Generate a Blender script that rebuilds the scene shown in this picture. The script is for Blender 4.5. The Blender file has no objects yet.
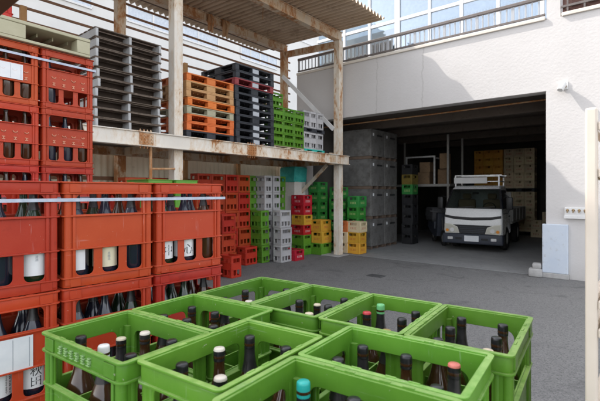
import bpy, bmesh, math, random
from mathutils import Vector, Matrix
R = math.radians
random.seed(7)
scene = bpy.context.scene
col = scene.collection

# ------------------------------------------------------------------ frames
CAM_H = 1.66
O = Vector((1.193, 11.27, 0.0))            # foot of the garage front wall
EA = Vector((0.775, -0.632, 0.0)); EN = Vector((0.632, 0.775, 0.0))
TH = math.atan2(-0.632, 0.775)
def F(a, n, z=0.0):                        # yard frame (along wall, into garage, up) -> world
    return O + EA * a + EN * n + Vector((0, 0, z))

# ------------------------------------------------------------------ materials
def new_mat(name):
    m = bpy.data.materials.new(name); m.use_nodes = True
    nt = m.node_tree; b = nt.nodes['Principled BSDF']
    return m, nt, b
def N(nt, t, **kw):
    n = nt.nodes.new(t)
    for k, v in kw.items(): setattr(n, k, v)
    return n
def noise(nt, scale, detail=4, rough=.55, vec=None, dist=0.0):
    n = N(nt, 'ShaderNodeTexNoise'); n.inputs['Scale'].default_value = scale
    n.inputs['Detail'].default_value = detail; n.inputs['Roughness'].default_value = rough
    n.inputs['Distortion'].default_value = dist
    if vec is not None: nt.links.new(vec, n.inputs['Vector'])
    return n.outputs['Fac']
def ramp(nt, fac, p0, p1):
    r = N(nt, 'ShaderNodeMapRange'); r.inputs['From Min'].default_value = p0; r.inputs['From Max'].default_value = p1
    nt.links.new(fac, r.inputs['Value']); return r.outputs['Result']
def mixc(nt, fac, a, b):
    m = N(nt, 'ShaderNodeMix', data_type='RGBA')
    if isinstance(fac, float): m.inputs[0].default_value = fac
    else: nt.links.new(fac, m.inputs[0])
    for s, i in ((a, 6), (b, 7)):
        if isinstance(s, tuple): m.inputs[i].default_value = (s[0], s[1], s[2], 1)
        else: nt.links.new(s, m.inputs[i])
    return m.outputs[2]
def coords(nt, kind='Object'):
    return N(nt, 'ShaderNodeTexCoord').outputs[kind]
def bump(nt, b, h, strength=.3, dist=.01):
    n = N(nt, 'ShaderNodeBump'); n.inputs['Strength'].default_value = strength; n.inputs['Distance'].default_value = dist
    nt.links.new(h, n.inputs['Height']); nt.links.new(n.outputs['Normal'], b.inputs['Normal'])
def simple(name, c, rough=.5, c2=None, scale=6, metal=0, dirt=None, dirt_lo=.55, dirt_hi=.72, dirt_scale=9, bumpy=0, bscale=80, var=0.0, spec=.5):
    m, nt, b = new_mat(name); v = coords(nt)
    cc = c
    if c2: cc = mixc(nt, ramp(nt, noise(nt, scale, 5, .6, v), .35, .65), c, c2)
    if var:
        oi = N(nt, 'ShaderNodeObjectInfo')
        hs = N(nt, 'ShaderNodeHueSaturation')
        mr = N(nt, 'ShaderNodeMapRange'); nt.links.new(oi.outputs['Random'], mr.inputs['Value'])
        mr.inputs['To Min'].default_value = 1 - var; mr.inputs['To Max'].default_value = 1 + var
        nt.links.new(mr.outputs['Result'], hs.inputs['Value'])
        mr2 = N(nt, 'ShaderNodeMapRange'); nt.links.new(oi.outputs['Random'], mr2.inputs['Value'])
        mr2.inputs['To Min'].default_value = .5 + var * .06; mr2.inputs['To Max'].default_value = .5 - var * .06
        nt.links.new(mr2.outputs['Result'], hs.inputs['Hue'])
        if isinstance(cc, tuple): hs.inputs['Color'].default_value = (*cc, 1)
        else: nt.links.new(cc, hs.inputs['Color'])
        cc = hs.outputs['Color']
    if dirt: cc = mixc(nt, ramp(nt, noise(nt, dirt_scale, 8, .7, v), dirt_lo, dirt_hi), cc, dirt)
    if isinstance(cc, tuple): b.inputs['Base Color'].default_value = (*cc, 1)
    else: nt.links.new(cc, b.inputs['Base Color'])
    b.inputs['Roughness'].default_value = rough; b.inputs['Metallic'].default_value = metal
    b.inputs['Specular IOR Level'].default_value = spec
    if rough < .7 and (c2 or dirt):
        mr = ramp(nt, noise(nt, 25, 4, .6, v), .3, .7)
        q = N(nt, 'ShaderNodeMapRange'); nt.links.new(mr, q.inputs['Value'])
        q.inputs['To Min'].default_value = max(.05, rough - .1); q.inputs['To Max'].default_value = min(1, rough + .18)
        nt.links.new(q.outputs['Result'], b.inputs['Roughness'])
    if bumpy: bump(nt, b, noise(nt, bscale, 5, .6, v), bumpy, .004)
    return m

def plastic(name, c, c2, rough=.42, var=.12, dust_toplight=(.5, .46, .40), dust_toplight_amt=.28, worn=.5):
    """injection moulded crate plastic: sun-faded patches, fine scratches, pale flecks, settled dust and painted light on upward faces"""
    m, nt, b = new_mat(name); v = coords(nt)
    oi = N(nt, 'ShaderNodeObjectInfo')
    off = N(nt, 'ShaderNodeVectorMath', operation='MULTIPLY_ADD'); cmb = N(nt, 'ShaderNodeCombineXYZ')
    for i in range(3): nt.links.new(oi.outputs['Random'], cmb.inputs[i])
    nt.links.new(cmb.outputs[0], off.inputs[0]); off.inputs[1].default_value = (37, 53, 29); nt.links.new(v, off.inputs[2]); w = off.outputs[0]
    cc = mixc(nt, ramp(nt, noise(nt, 5, 6, .65, w), .32, .68), c, c2)
    pale = tuple(min(1, x * .75 + .16) for x in c2)
    dark = tuple(x * .45 for x in c)
    cc = mixc(nt, ramp(nt, noise(nt, 3.2, 7, .7, w, .5), .58, .80), cc, tuple(x * .85 + .015 for x in c2))
    sc = []
    for sx, sy, sz in ((4, 4, 95), (70, 70, 5)):
        mp = N(nt, 'ShaderNodeMapping'); nt.links.new(w, mp.inputs['Vector']); mp.inputs['Scale'].default_value = (sx, sy, sz); mp.inputs['Rotation'].default_value = (.35, .25, .2)
        f = ramp(nt, noise(nt, 1, 3, .6, mp.outputs[0], .25), .67, .74); sc.append(f)
    mx = N(nt, 'ShaderNodeMath', operation='MAXIMUM'); nt.links.new(sc[0], mx.inputs[0]); nt.links.new(sc[1], mx.inputs[1])
    ms = N(nt, 'ShaderNodeMath', operation='MULTIPLY'); nt.links.new(mx.outputs[0], ms.inputs[0]); ms.inputs[1].default_value = worn
    cc = mixc(nt, ms.outputs[0], cc, pale)
    fl = ramp(nt, noise(nt, 75, 3, .6, w), .70, .76); mf = N(nt, 'ShaderNodeMath', operation='MULTIPLY'); nt.links.new(fl, mf.inputs[0]); mf.inputs[1].default_value = worn * .9
    cc = mixc(nt, mf.outputs[0], cc, (.62, .55, .48))
    gr = ramp(nt, noise(nt, 12, 8, .72, w), .60, .78); mg = N(nt, 'ShaderNodeMath', operation='MULTIPLY'); nt.links.new(gr, mg.inputs[0]); mg.inputs[1].default_value = .6
    cc = mixc(nt, mg.outputs[0], cc, dark)
    ge = N(nt, 'ShaderNodeNewGeometry'); sp = N(nt, 'ShaderNodeSeparateXYZ'); nt.links.new(ge.outputs['True Normal'], sp.inputs[0])
    up = ramp(nt, sp.outputs[2], .6, .95); mu = N(nt, 'ShaderNodeMath', operation='MULTIPLY'); nt.links.new(up, mu.inputs[0]); mu.inputs[1].default_value = dust_toplight_amt  # upward faces tinted paler: dusty film and painted light on the rims
    mu2 = N(nt, 'ShaderNodeMath', operation='MULTIPLY'); nt.links.new(mu.outputs[0], mu2.inputs[0]); nt.links.new(ramp(nt, noise(nt, 18, 5, .7, w), .25, .6), mu2.inputs[1])
    cc = mixc(nt, mu2.outputs[0], cc, dust_toplight)
    hs = N(nt, 'ShaderNodeHueSaturation'); mr = N(nt, 'ShaderNodeMapRange'); nt.links.new(oi.outputs['Random'], mr.inputs['Value'])
    mr.inputs['To Min'].default_value = 1 - var; mr.inputs['To Max'].default_value = 1 + var; nt.links.new(mr.outputs[0], hs.inputs['Value']); nt.links.new(cc, hs.inputs['Color'])
    ml = N(nt, 'ShaderNodeMath', operation='MULTIPLY'); nt.links.new(oi.outputs['Random'], ml.inputs[0]); ml.inputs[1].default_value = 7.31
    fr = N(nt, 'ShaderNodeMath', operation='FRACT'); nt.links.new(ml.outputs[0], fr.inputs[0])
    mh = N(nt, 'ShaderNodeMapRange'); nt.links.new(fr.outputs[0], mh.inputs['Value']); mh.inputs['To Min'].default_value = .5 - var * .05; mh.inputs['To Max'].default_value = .5 + var * .07; nt.links.new(mh.outputs[0], hs.inputs['Hue'])
    nt.links.new(hs.outputs['Color'], b.inputs['Base Color'])
    q = N(nt, 'ShaderNodeMapRange'); nt.links.new(noise(nt, 22, 5, .65, w), q.inputs['Value']); q.inputs['To Min'].default_value = rough - .14; q.inputs['To Max'].default_value = rough + .22; nt.links.new(q.outputs[0], b.inputs['Roughness'])
    b.inputs['Specular IOR Level'].default_value = .32
    bump(nt, b, noise(nt, 60, 5, .6, w), .10, .003)
    return m

MAT = {}
MAT['red'] = plastic('faded_red_plastic', (.42, .035, .011), (.47, .050, .017), .46, .13, (.46, .20, .12), .2, .5)
MAT['green'] = plastic('green_plastic', (.082, .226, .018), (.115, .282, .027), .40, .10, (.42, .58, .20), .5, .65)
MAT['green_dark'] = plastic('deep_green_plastic', (.03, .22, .035), (.045, .28, .05), .45, .15)
MAT['grey'] = plastic('grey_plastic', (.43, .42, .43), (.50, .49, .49), .48, .12)
MAT['cola'] = plastic('bright_red_plastic', (.46, .012, .02), (.52, .02, .025), .42, .1)
MAT['yellow'] = plastic('yellow_plastic', (.60, .30, .03), (.66, .36, .04), .45, .12)
MAT['amber'] = plastic('amber_plastic', (.64, .30, .04), (.70, .35, .05), .5, .16)
MAT['beige'] = plastic('beige_plastic', (.64, .52, .34), (.70, .57, .38), .5, .14)
MAT['orange_c'] = simple('orange_plastic', (.66, .16, .05), .5, (.7, .2, .07), 8, var=.1)
MAT['black_c'] = plastic('black_plastic', (.016, .016, .018), (.026, .026, .028), .5, .1, (.2, .2, .2), .15, .2)
MAT['olive'] = plastic('shaded_yellow_plastic', (.20, .15, .03), (.25, .19, .04), .5)  # yellow crate colour with the garage shade darkened in
MAT['teal_c'] = simple('teal_plastic', (.03, .42, .36), .5, (.05, .5, .43), 8, var=.1)
# pallets
MAT['p_orange'] = plastic('orange_pallet_plastic', (.68, .15, .03), (.74, .21, .055), .5, .12, (.5, .35, .25), .2, .5)
MAT['p_tan'] = plastic('tan_pallet_plastic', (.50, .27, .11), (.56, .33, .15), .55, .1)
MAT['p_khaki'] = plastic('khaki_pallet_plastic', (.40, .37, .25), (.47, .44, .31), .55, .06)
MAT['p_black'] = plastic('charcoal_pallet_plastic', (.03, .033, .04), (.045, .048, .055), .48, .2, (.3, .3, .3), .2, .25)
MAT['p_maroon'] = simple('maroon_pallet_plastic', (.25, .035, .04), .55, (.3, .05, .055), 7)
MAT['p_gap'] = simple('dark_brown_gap_shade', (.045, .03, .022), .9, (.06, .042, .03), 6)  # dark colour carrying the shade inside the pallet gaps
MAT['p_wood'] = simple('weathered_dark_boards', (.085, .060, .043), .8, (.17, .13, .10), 14, bumpy=.3)
MAT['p_stringer'] = simple('pale_grey_stringers', (.40, .40, .40), .7, (.50, .50, .50), 8, dirt=(.24, .23, .22), dirt_lo=.6, dirt_hi=.75)
MAT['p_pale'] = simple('pale_board_wood', (.45, .37, .24), .8, (.52, .43, .3), 12)
MAT['label_pale'] = simple('pale_pallet_sticker', (.45, .47, .5), .6)
# paper / labels / caps
MAT['paper'] = simple('white_paper', (.78, .79, .80), .75, (.72, .74, .76), 16, bumpy=.15, bscale=20)
MAT['cream_paper'] = simple('cream_paper', (.72, .66, .47), .75, (.76, .70, .52), 12)
MAT['ink'] = simple('black_ink', (.02, .02, .025), .7)
MAT['grey_ink'] = simple('grey_ink', (.28, .30, .34), .7)
MAT['mark'] = simple('worn_pale_print', (.62, .28, .17), .7)
MAT['mark_green'] = simple('faint_white_print', (.26, .43, .17), .7)
MAT['strap'] = simple('pale_blue_strap', (.38, .43, .53), .4, (.50, .54, .63), 30)
for nme, c, r in (('white', (.66, .60, .51), .4), ('cream', (.70, .60, .44), .4), ('black', (.012, .012, .013), .35), ('red', (.48, .03, .04), .35),
               ('green', (.16, .5, .2), .4), ('teal', (.02, .38, .34), .35), ('gold', (.42, .30, .1), .35), ('pink', (.62, .17, .13), .4)):
    MAT['cap_' + nme] = simple(nme + '_bottle_cap', c, r)
def glass_bottle(name, c):
    m, nt, b = new_mat(name)
    b.inputs['Base Color'].default_value = (*c, 1); b.inputs['Roughness'].default_value = .07
    b.inputs['Specular IOR Level'].default_value = .6; b.inputs['Coat Weight'].default_value = .3
    v = coords(nt); q = N(nt, 'ShaderNodeMapRange'); nt.links.new(noise(nt, 30, 5, .6, v), q.inputs['Value'])
    q.inputs['To Min'].default_value = .03; q.inputs['To Max'].default_value = .28; nt.links.new(q.outputs['Result'], b.inputs['Roughness'])
    return m
MAT['brown_glass'] = glass_bottle('dark_brown_glass', (.052, .021, .009))
MAT['green_glass'] = glass_bottle('dark_green_glass', (.010, .028, .012))
MAT['blue_glass'] = glass_bottle('dark_blue_black_glass', (.016, .020, .034))
MAT['foil'] = simple('dark_neck_foil', (.016, .015, .016), .3, (.03, .028, .03), 40)

def rusty(name, paint, rust=(.30, .11, .035), lo=.56, hi=.66, scale=3.0, rough=.55):
    m, nt, b = new_mat(name); v0 = coords(nt)
    mpg = N(nt, 'ShaderNodeMapping'); nt.links.new(v0, mpg.inputs['Vector']); mpg.inputs['Scale'].default_value = (1, .8, .38); v = mpg.outputs[0]
    big = noise(nt, scale, 9, .72, v, .3)
    fine = noise(nt, scale * 7, 6, .7, v)
    ad = N(nt, 'ShaderNodeMath', operation='MULTIPLY_ADD'); nt.links.new(fine, ad.inputs[0]); ad.inputs[1].default_value = .28; ad.inputs[2].default_value = -.14
    s = N(nt, 'ShaderNodeMath', operation='ADD'); nt.links.new(big, s.inputs[0]); nt.links.new(ad.outputs[0], s.inputs[1])
    f = ramp(nt, s.outputs[0], lo, hi)
    stain = ramp(nt, s.outputs[0], lo - .12, hi)
    p = mixc(nt, ramp(nt, noise(nt, 2.2, 5, .6, v), .3, .75), paint, tuple(x * .86 for x in paint))
    c1 = mixc(nt, stain, p, (.62, .45, .28))
    rc = mixc(nt, noise(nt, 40, 4, .6, v), rust, (.48, .22, .08))
    nt.links.new(mixc(nt, f, c1, rc), b.inputs['Base Color'])
    q = N(nt, 'ShaderNodeMapRange'); nt.links.new(f, q.inputs['Value']); q.inputs['To Min'].default_value = rough; q.inputs['To Max'].default_value = .9
    nt.links.new(q.outputs['Result'], b.inputs['Roughness'])
    bump(nt, b, s.outputs[0], .25, .01)
    return m
MAT['steel_white'] = rusty('rust_flecked_white_paint', (.80, .74, .655), lo=.555, hi=.635, scale=3.4)
MAT['steel_rusty'] = rusty('heavily_rusted_cream_paint', (.62, .51, .39), lo=.46, hi=.58, scale=3.4)
MAT['rust'] = rusty('brown_rust', (.42, .26, .13), lo=.35, hi=.6, scale=6)
MAT['wood_post'] = simple('orange_brown_timber', (.40, .20, .075), .75, (.50, .28, .12), 5, dirt=(.22, .12, .06), bumpy=.2)
MAT['slat'] = simple('brown_painted_rail', (.20, .10, .055), .65, (.27, .14, .08), 9)
MAT['roof'] = simple('weathered_brown_corrugated', (.52, .39, .27), .75, (.60, .47, .35), 1.2, dirt=(.27, .175, .115), dirt_lo=.52, dirt_hi=.75, dirt_scale=3)
MAT['deck'] = simple('dusty_dark_decking', (.16, .13, .10), .85, (.10, .085, .07), 3)
MAT['dark_beam'] = simple('dark_brown_timber', (.09, .045, .025), .8, (.12, .06, .03), 4)
MAT['cream_sheet'] = simple('cream_corrugated_sheet', (.78, .70, .54), .6, (.82, .75, .60), 2, dirt=(.42, .36, .25), dirt_lo=.6, dirt_hi=.85, dirt_scale=3)
# building
def stucco():
    m, nt, b = new_mat('rough_white_stucco'); v = coords(nt)
    base = mixc(nt, ramp(nt, noise(nt, .7, 6, .6, v), .3, .7), (.60, .575, .56), (.555, .53, .515))
    # soot streaks running down below the balcony and hairline cracks
    sep = N(nt, 'ShaderNodeSeparateXYZ'); nt.links.new(v, sep.inputs[0])
    mp = N(nt, 'ShaderNodeMapping'); nt.links.new(v, mp.inputs['Vector']); mp.inputs['Scale'].default_value = (5, 5, .25)
    st = ramp(nt, noise(nt, 1.0, 5, .65, mp.outputs[0]), .54, .76)
    base = mixc(nt, st, base, (.58, .56, .55))
    wob = noise(nt, 3.0, 5, .6, v)
    for x0 in (.95, 2.15):
        w = N(nt, 'ShaderNodeMath', operation='MULTIPLY_ADD'); nt.links.new(wob, w.inputs[0]); w.inputs[1].default_value = .22; w.inputs[2].default_value = -.11 - x0
        d = N(nt, 'ShaderNodeMath', operation='ADD'); nt.links.new(sep.outputs[0], d.inputs[0]); nt.links.new(w.outputs[0], d.inputs[1])
        ab = N(nt, 'ShaderNodeMath', operation='ABSOLUTE'); nt.links.new(d.outputs[0], ab.inputs[0])
        f = N(nt, 'ShaderNodeMapRange'); nt.links.new(ab.outputs[0], f.inputs['Value'])
        f.inputs['From Min'].default_value = .004; f.inputs['From Max'].default_value = .020
        f.inputs['To Min'].default_value = .55; f.inputs['To Max'].default_value = 0
        base = mixc(nt, f.outputs['Result'], base, (.40, .38, .36))
    low = N(nt, 'ShaderNodeMapRange'); nt.links.new(sep.outputs[2], low.inputs['Value'])
    low.inputs['From Min'].default_value = .02; low.inputs['From Max'].default_value = .35; low.inputs['To Min'].default_value = .8; low.inputs['To Max'].default_value = 0
    g = N(nt, 'ShaderNodeMath', operation='MULTIPLY'); nt.links.new(low.outputs[0], g.inputs[0]); nt.links.new(noise(nt, 6, 6, .7, v), g.inputs[1])
    base = mixc(nt, g.outputs[0], base, (.42, .40, .38))
    nt.links.new(base, b.inputs['Base Color']); b.inputs['Roughness'].default_value = .85; b.inputs['Specular IOR Level'].default_value = .2
    vo = N(nt, 'ShaderNodeTexVoronoi'); nt.links.new(v, vo.inputs['Vector']); vo.inputs['Scale'].default_value = 24; vo.feature = 'SMOOTH_F1'
    ad = N(nt, 'ShaderNodeMath', operation='MULTIPLY_ADD'); nt.links.new(noise(nt, 34, 6, .7, v, .6), ad.inputs[0]); ad.inputs[1].default_value = 1.2
    nt.links.new(vo.outputs[0], ad.inputs[2])
    bump(nt, b, ad.outputs[0], .22, .008)
    return m
MAT['stucco'] = stucco()
MAT['smooth_white'] = simple('white_trim_paint', (.74, .73, .72), .55, (.68, .67, .66), 3, dirt=(.5, .48, .46), dirt_lo=.62, dirt_hi=.85)
MAT['cream_trim'] = simple('cream_ledge_paint', (.70, .64, .56), .6, (.62, .56, .49), 4)
MAT['rail_brown'] = simple('grey_brown_rail_paint', (.115, .095, .088), .5, (.15, .125, .115), 6)
MAT['baluster'] = simple('pale_grey_baluster_paint', (.36, .37, .39), .5, (.42, .43, .45), 6)
MAT['neighbor'] = simple('bright_white_siding', (.70, .685, .66), .7, (.65, .635, .61), 1)
MAT['dark_wall'] = simple('dark_brown_wall', (.055, .048, .042), .9, (.085, .075, .065), 1.6)  # very dark brown base tone of the garage lining
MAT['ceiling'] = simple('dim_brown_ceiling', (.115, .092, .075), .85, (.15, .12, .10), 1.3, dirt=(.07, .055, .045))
MAT['curtain'] = simple('pale_curtain', (.62, .66, .72), .8, (.5, .55, .62), 10)
MAT['blind'] = simple('beige_blind', (.50, .43, .34), .8, (.46, .39, .31), 2)
MAT['lattice'] = simple('dark_red_brown_lattice', (.07, .028, .02), .7, (.10, .04, .03), 8)
MAT['blue_paint'] = simple('pale_blue_paint', (.52, .58, .67), .6, (.57, .62, .69), 4, dirt=(.38, .38, .38), dirt_lo=.57, dirt_hi=.74, bumpy=.3, bscale=40)
MAT['concrete'] = simple('grey_concrete', (.34, .33, .32), .9, (.42, .41, .40), 9, bumpy=.5, bscale=50)
MAT['gold'] = simple('brass_tap', (.30, .21, .11), .4, metal=.7)
MAT['iron'] = simple('dark_cast_iron', (.06, .06, .062), .7, (.09, .09, .09), 20)
MAT['alu'] = simple('bare_aluminium', (.55, .55, .55), .4, (.7, .7, .7), 12, metal=.55)
MAT['box_grey'] = simple('scuffed_grey_steel', (.125, .122, .118), .62, (.185, .18, .172), 2.6, dirt=(.075, .068, .06), dirt_lo=.47, dirt_hi=.72, dirt_scale=3.5, bumpy=.2, bscale=14)
MAT['box_wood'] = simple('dirty_brown_runner', (.13, .09, .065), .8, (.17, .12, .09), 6)
MAT['cart_paint'] = simple('glossy_cream_paint', (.60, .52, .44), .4, (.64, .56, .48), 9, dirt=(.42, .33, .25), dirt_lo=.62, dirt_hi=.8)
MAT['cart_panel'] = simple('brown_plywood_panel', (.40, .28, .18), .7, (.46, .33, .22), 5)
MAT['cardboard'] = simple('brown_cardboard', (.22, .14, .08), .85, (.28, .18, .10), 5, dirt=(.13, .09, .06))
MAT['white_sack'] = simple('white_box_board', (.72, .70, .66), .7, (.66, .63, .58), 6)
MAT['tarp_teal'] = simple('teal_tarpaulin', (.04, .44, .40), .5, (.08, .55, .50), 9, bumpy=.5, bscale=12)
MAT['tarp_grey'] = simple('dark_grey_cover', (.06, .06, .065), .7, (.09, .09, .095), 5, bumpy=.6, bscale=7)
# truck
MAT['truck_white'] = simple('white_truck_enamel', (.86, .86, .85), .22, (.83, .83, .82), 2, dirt=(.6, .58, .55), dirt_lo=.66, dirt_hi=.9, dirt_scale=5)
MAT['truck_dark'] = simple('dark_blue_grey_bumper', (.030, .036, .052), .5, (.04, .045, .06), 6)
MAT['black_trim'] = simple('black_rubber_trim', (.012, .012, .013), .5)
MAT['tyre'] = simple('black_tyre_rubber', (.016, .016, .017), .85, (.03, .028, .026), 12)
MAT['seat'] = simple('brown_seat_cloth', (.30, .20, .11), .85, (.36, .25, .15), 9)
MAT['lamp_amber'] = simple('amber_lens', (.75, .28, .04), .2)
MAT['bed_grey'] = simple('dull_grey_bed_side', (.30, .29, .27), .6, (.36, .35, .33), 4, dirt=(.2, .17, .14))
def clear(name, tint=(.75, .85, .85), gl=.35, rough=.03, wavy=0):
    m, nt, b = new_mat(name)
    out = nt.nodes['Material Output']; nt.nodes.remove(b)
    t = N(nt, 'ShaderNodeBsdfTransparent'); t.inputs[0].default_value = (*tint, 1)
    g = N(nt, 'ShaderNodeBsdfGlossy'); g.inputs['Roughness'].default_value = rough; g.inputs['Color'].default_value = (.95, .97, 1, 1)
    fr = N(nt, 'ShaderNodeFresnel'); fr.inputs['IOR'].default_value = 1.5
    a = N(nt, 'ShaderNodeMath', operation='ADD'); a.use_clamp = True; nt.links.new(fr.outputs[0], a.inputs[0]); a.inputs[1].default_value = gl
    if wavy:
        bn = N(nt, 'ShaderNodeBump'); bn.inputs['Strength'].default_value = wavy; bn.inputs['Distance'].default_value = .05; nt.links.new(noise(nt, 1.4, 3, .5, coords(nt)), bn.inputs['Height']); nt.links.new(bn.outputs['Normal'], g.inputs['Normal'])
    mx = N(nt, 'ShaderNodeMixShader'); nt.links.new(a.outputs[0], mx.inputs[0]); nt.links.new(t.outputs[0], mx.inputs[1]); nt.links.new(g.outputs[0], mx.inputs[2])
    nt.links.new(mx.outputs[0], out.inputs['Surface'])
    return m
MAT['windscreen'] = clear('tinted_windscreen_glass', (.36, .42, .41), .05)
MAT['lamp_cream'] = simple('cream_lamp_reflector', (.78, .76, .69), .25, metal=.25)
MAT['lens'] = clear('clear_lamp_lens', (.9, .9, .88), .08)
MAT['pane'] = clear('reflective_window_glass', (.66, .76, .84), .14, .03, .25)

def asphalt():
    m, nt, b = new_mat('worn_grey_asphalt'); v = coords(nt)
    big = ramp(nt, noise(nt, .45, 6, .62, v, .4), .3, .72)
    c = mixc(nt, big, (.162, .159, .156), (.198, .194, .189))
    vg = N(nt, 'ShaderNodeTexVoronoi'); vg.inputs['Scale'].default_value = 85; nt.links.new(v, vg.inputs['Vector'])
    gs = N(nt, 'ShaderNodeSeparateColor'); nt.links.new(vg.outputs['Color'], gs.inputs[0])
    c = mixc(nt, ramp(nt, gs.outputs[0], .60, 1.1), c, (.23, .226, .220))
    c = mixc(nt, ramp(nt, gs.outputs[1], .66, 1.15), c, (.07, .07, .07))
    sp = noise(nt, 45, 5, .75, v); c = mixc(nt, ramp(nt, sp, .52, .72), c, (.235, .232, .228))
    c = mixc(nt, ramp(nt, noise(nt, 28, 5, .75, v), .56, .74), c, (.08, .08, .082))
    st = ramp(nt, noise(nt, 1.3, 7, .7, v, .8), .55, .70); c = mixc(nt, st, c, (.095, .093, .094))
    c = mixc(nt, ramp(nt, noise(nt, .9, 7, .7, v, .5), .60, .74), c, (.23, .225, .22))
    vo = N(nt, 'ShaderNodeTexVoronoi'); vo.feature = 'DISTANCE_TO_EDGE'; vo.inputs['Scale'].default_value = .21
    dv = N(nt, 'ShaderNodeVectorMath', operation='MULTIPLY_ADD'); tx = N(nt, 'ShaderNodeTexNoise'); tx.inputs['Scale'].default_value = 1.6; tx.inputs['Detail'].default_value = 6; nt.links.new(v, tx.inputs['Vector'])
    nt.links.new(tx.outputs['Color'], dv.inputs[0]); dv.inputs[1].default_value = (.9, .9, .9); nt.links.new(v, dv.inputs[2]); nt.links.new(dv.outputs[0], vo.inputs['Vector'])
    cr = N(nt, 'ShaderNodeMapRange'); nt.links.new(vo.outputs['Distance'], cr.inputs['Value']); cr.inputs['From Min'].default_value = .0; cr.inputs['From Max'].default_value = .006; cr.inputs['To Min'].default_value = .32; cr.inputs['To Max'].default_value = 0
    c = mixc(nt, cr.outputs[0], c, (.05, .05, .05))
    nt.links.new(c, b.inputs['Base Color']); b.inputs['Roughness'].default_value = .88; b.inputs['Specular IOR Level'].default_value = .3
    bump(nt, b, sp, .5, .006)
    return m
MAT['asphalt'] = asphalt()
MAT['floor'] = simple('grey_garage_concrete', (.25, .25, .25), .75, (.30, .30, .295), 1.5, dirt=(.16, .155, .15))

# ------------------------------------------------------------------ mesh helpers
def panel_mesh(outer, holes, t, bev=.0, res=0):
    cu = bpy.data.curves.new('tmp', 'CURVE'); cu.dimensions = '2D'; cu.fill_mode = 'BOTH'
    cu.extrude = t / 2 - bev; cu.bevel_depth = bev; cu.bevel_resolution = res
    for pts in [outer] + list(holes):
        s = cu.splines.new('POLY'); s.points.add(len(pts) - 1)
        for p, q in zip(s.points, pts): p.co = (q[0], q[1], 0, 1)
        s.use_cyclic_u = True
    o = bpy.data.objects.new('tmp', cu); me = bpy.data.meshes.new_from_object(o)
    bpy.data.objects.remove(o); bpy.data.curves.remove(cu)
    return me
def rect(x0, y0, x1, y1): return [(x0, y0), (x1, y0), (x1, y1), (x0, y1)]
def rr(x0, y0, x1, y1, r, n=4, corners=(1, 1, 1, 1)):
    out = []
    for k, (cx, cy, a0, px, py) in enumerate(((x0 + r, y0 + r, 180, x0, y0), (x1 - r, y0 + r, 270, x1, y0), (x1 - r, y1 - r, 0, x1, y1), (x0 + r, y1 - r, 90, x0, y1))):
        if not corners[k]: out.append((px, py)); continue
        for i in range(n + 1):
            a = R(a0 + 90 * i / n); out.append((cx + r * math.cos(a), cy + r * math.sin(a)))
    return out
UP = Matrix.Rotation(math.pi / 2, 4, 'X')       # panel plane XY -> XZ
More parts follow.
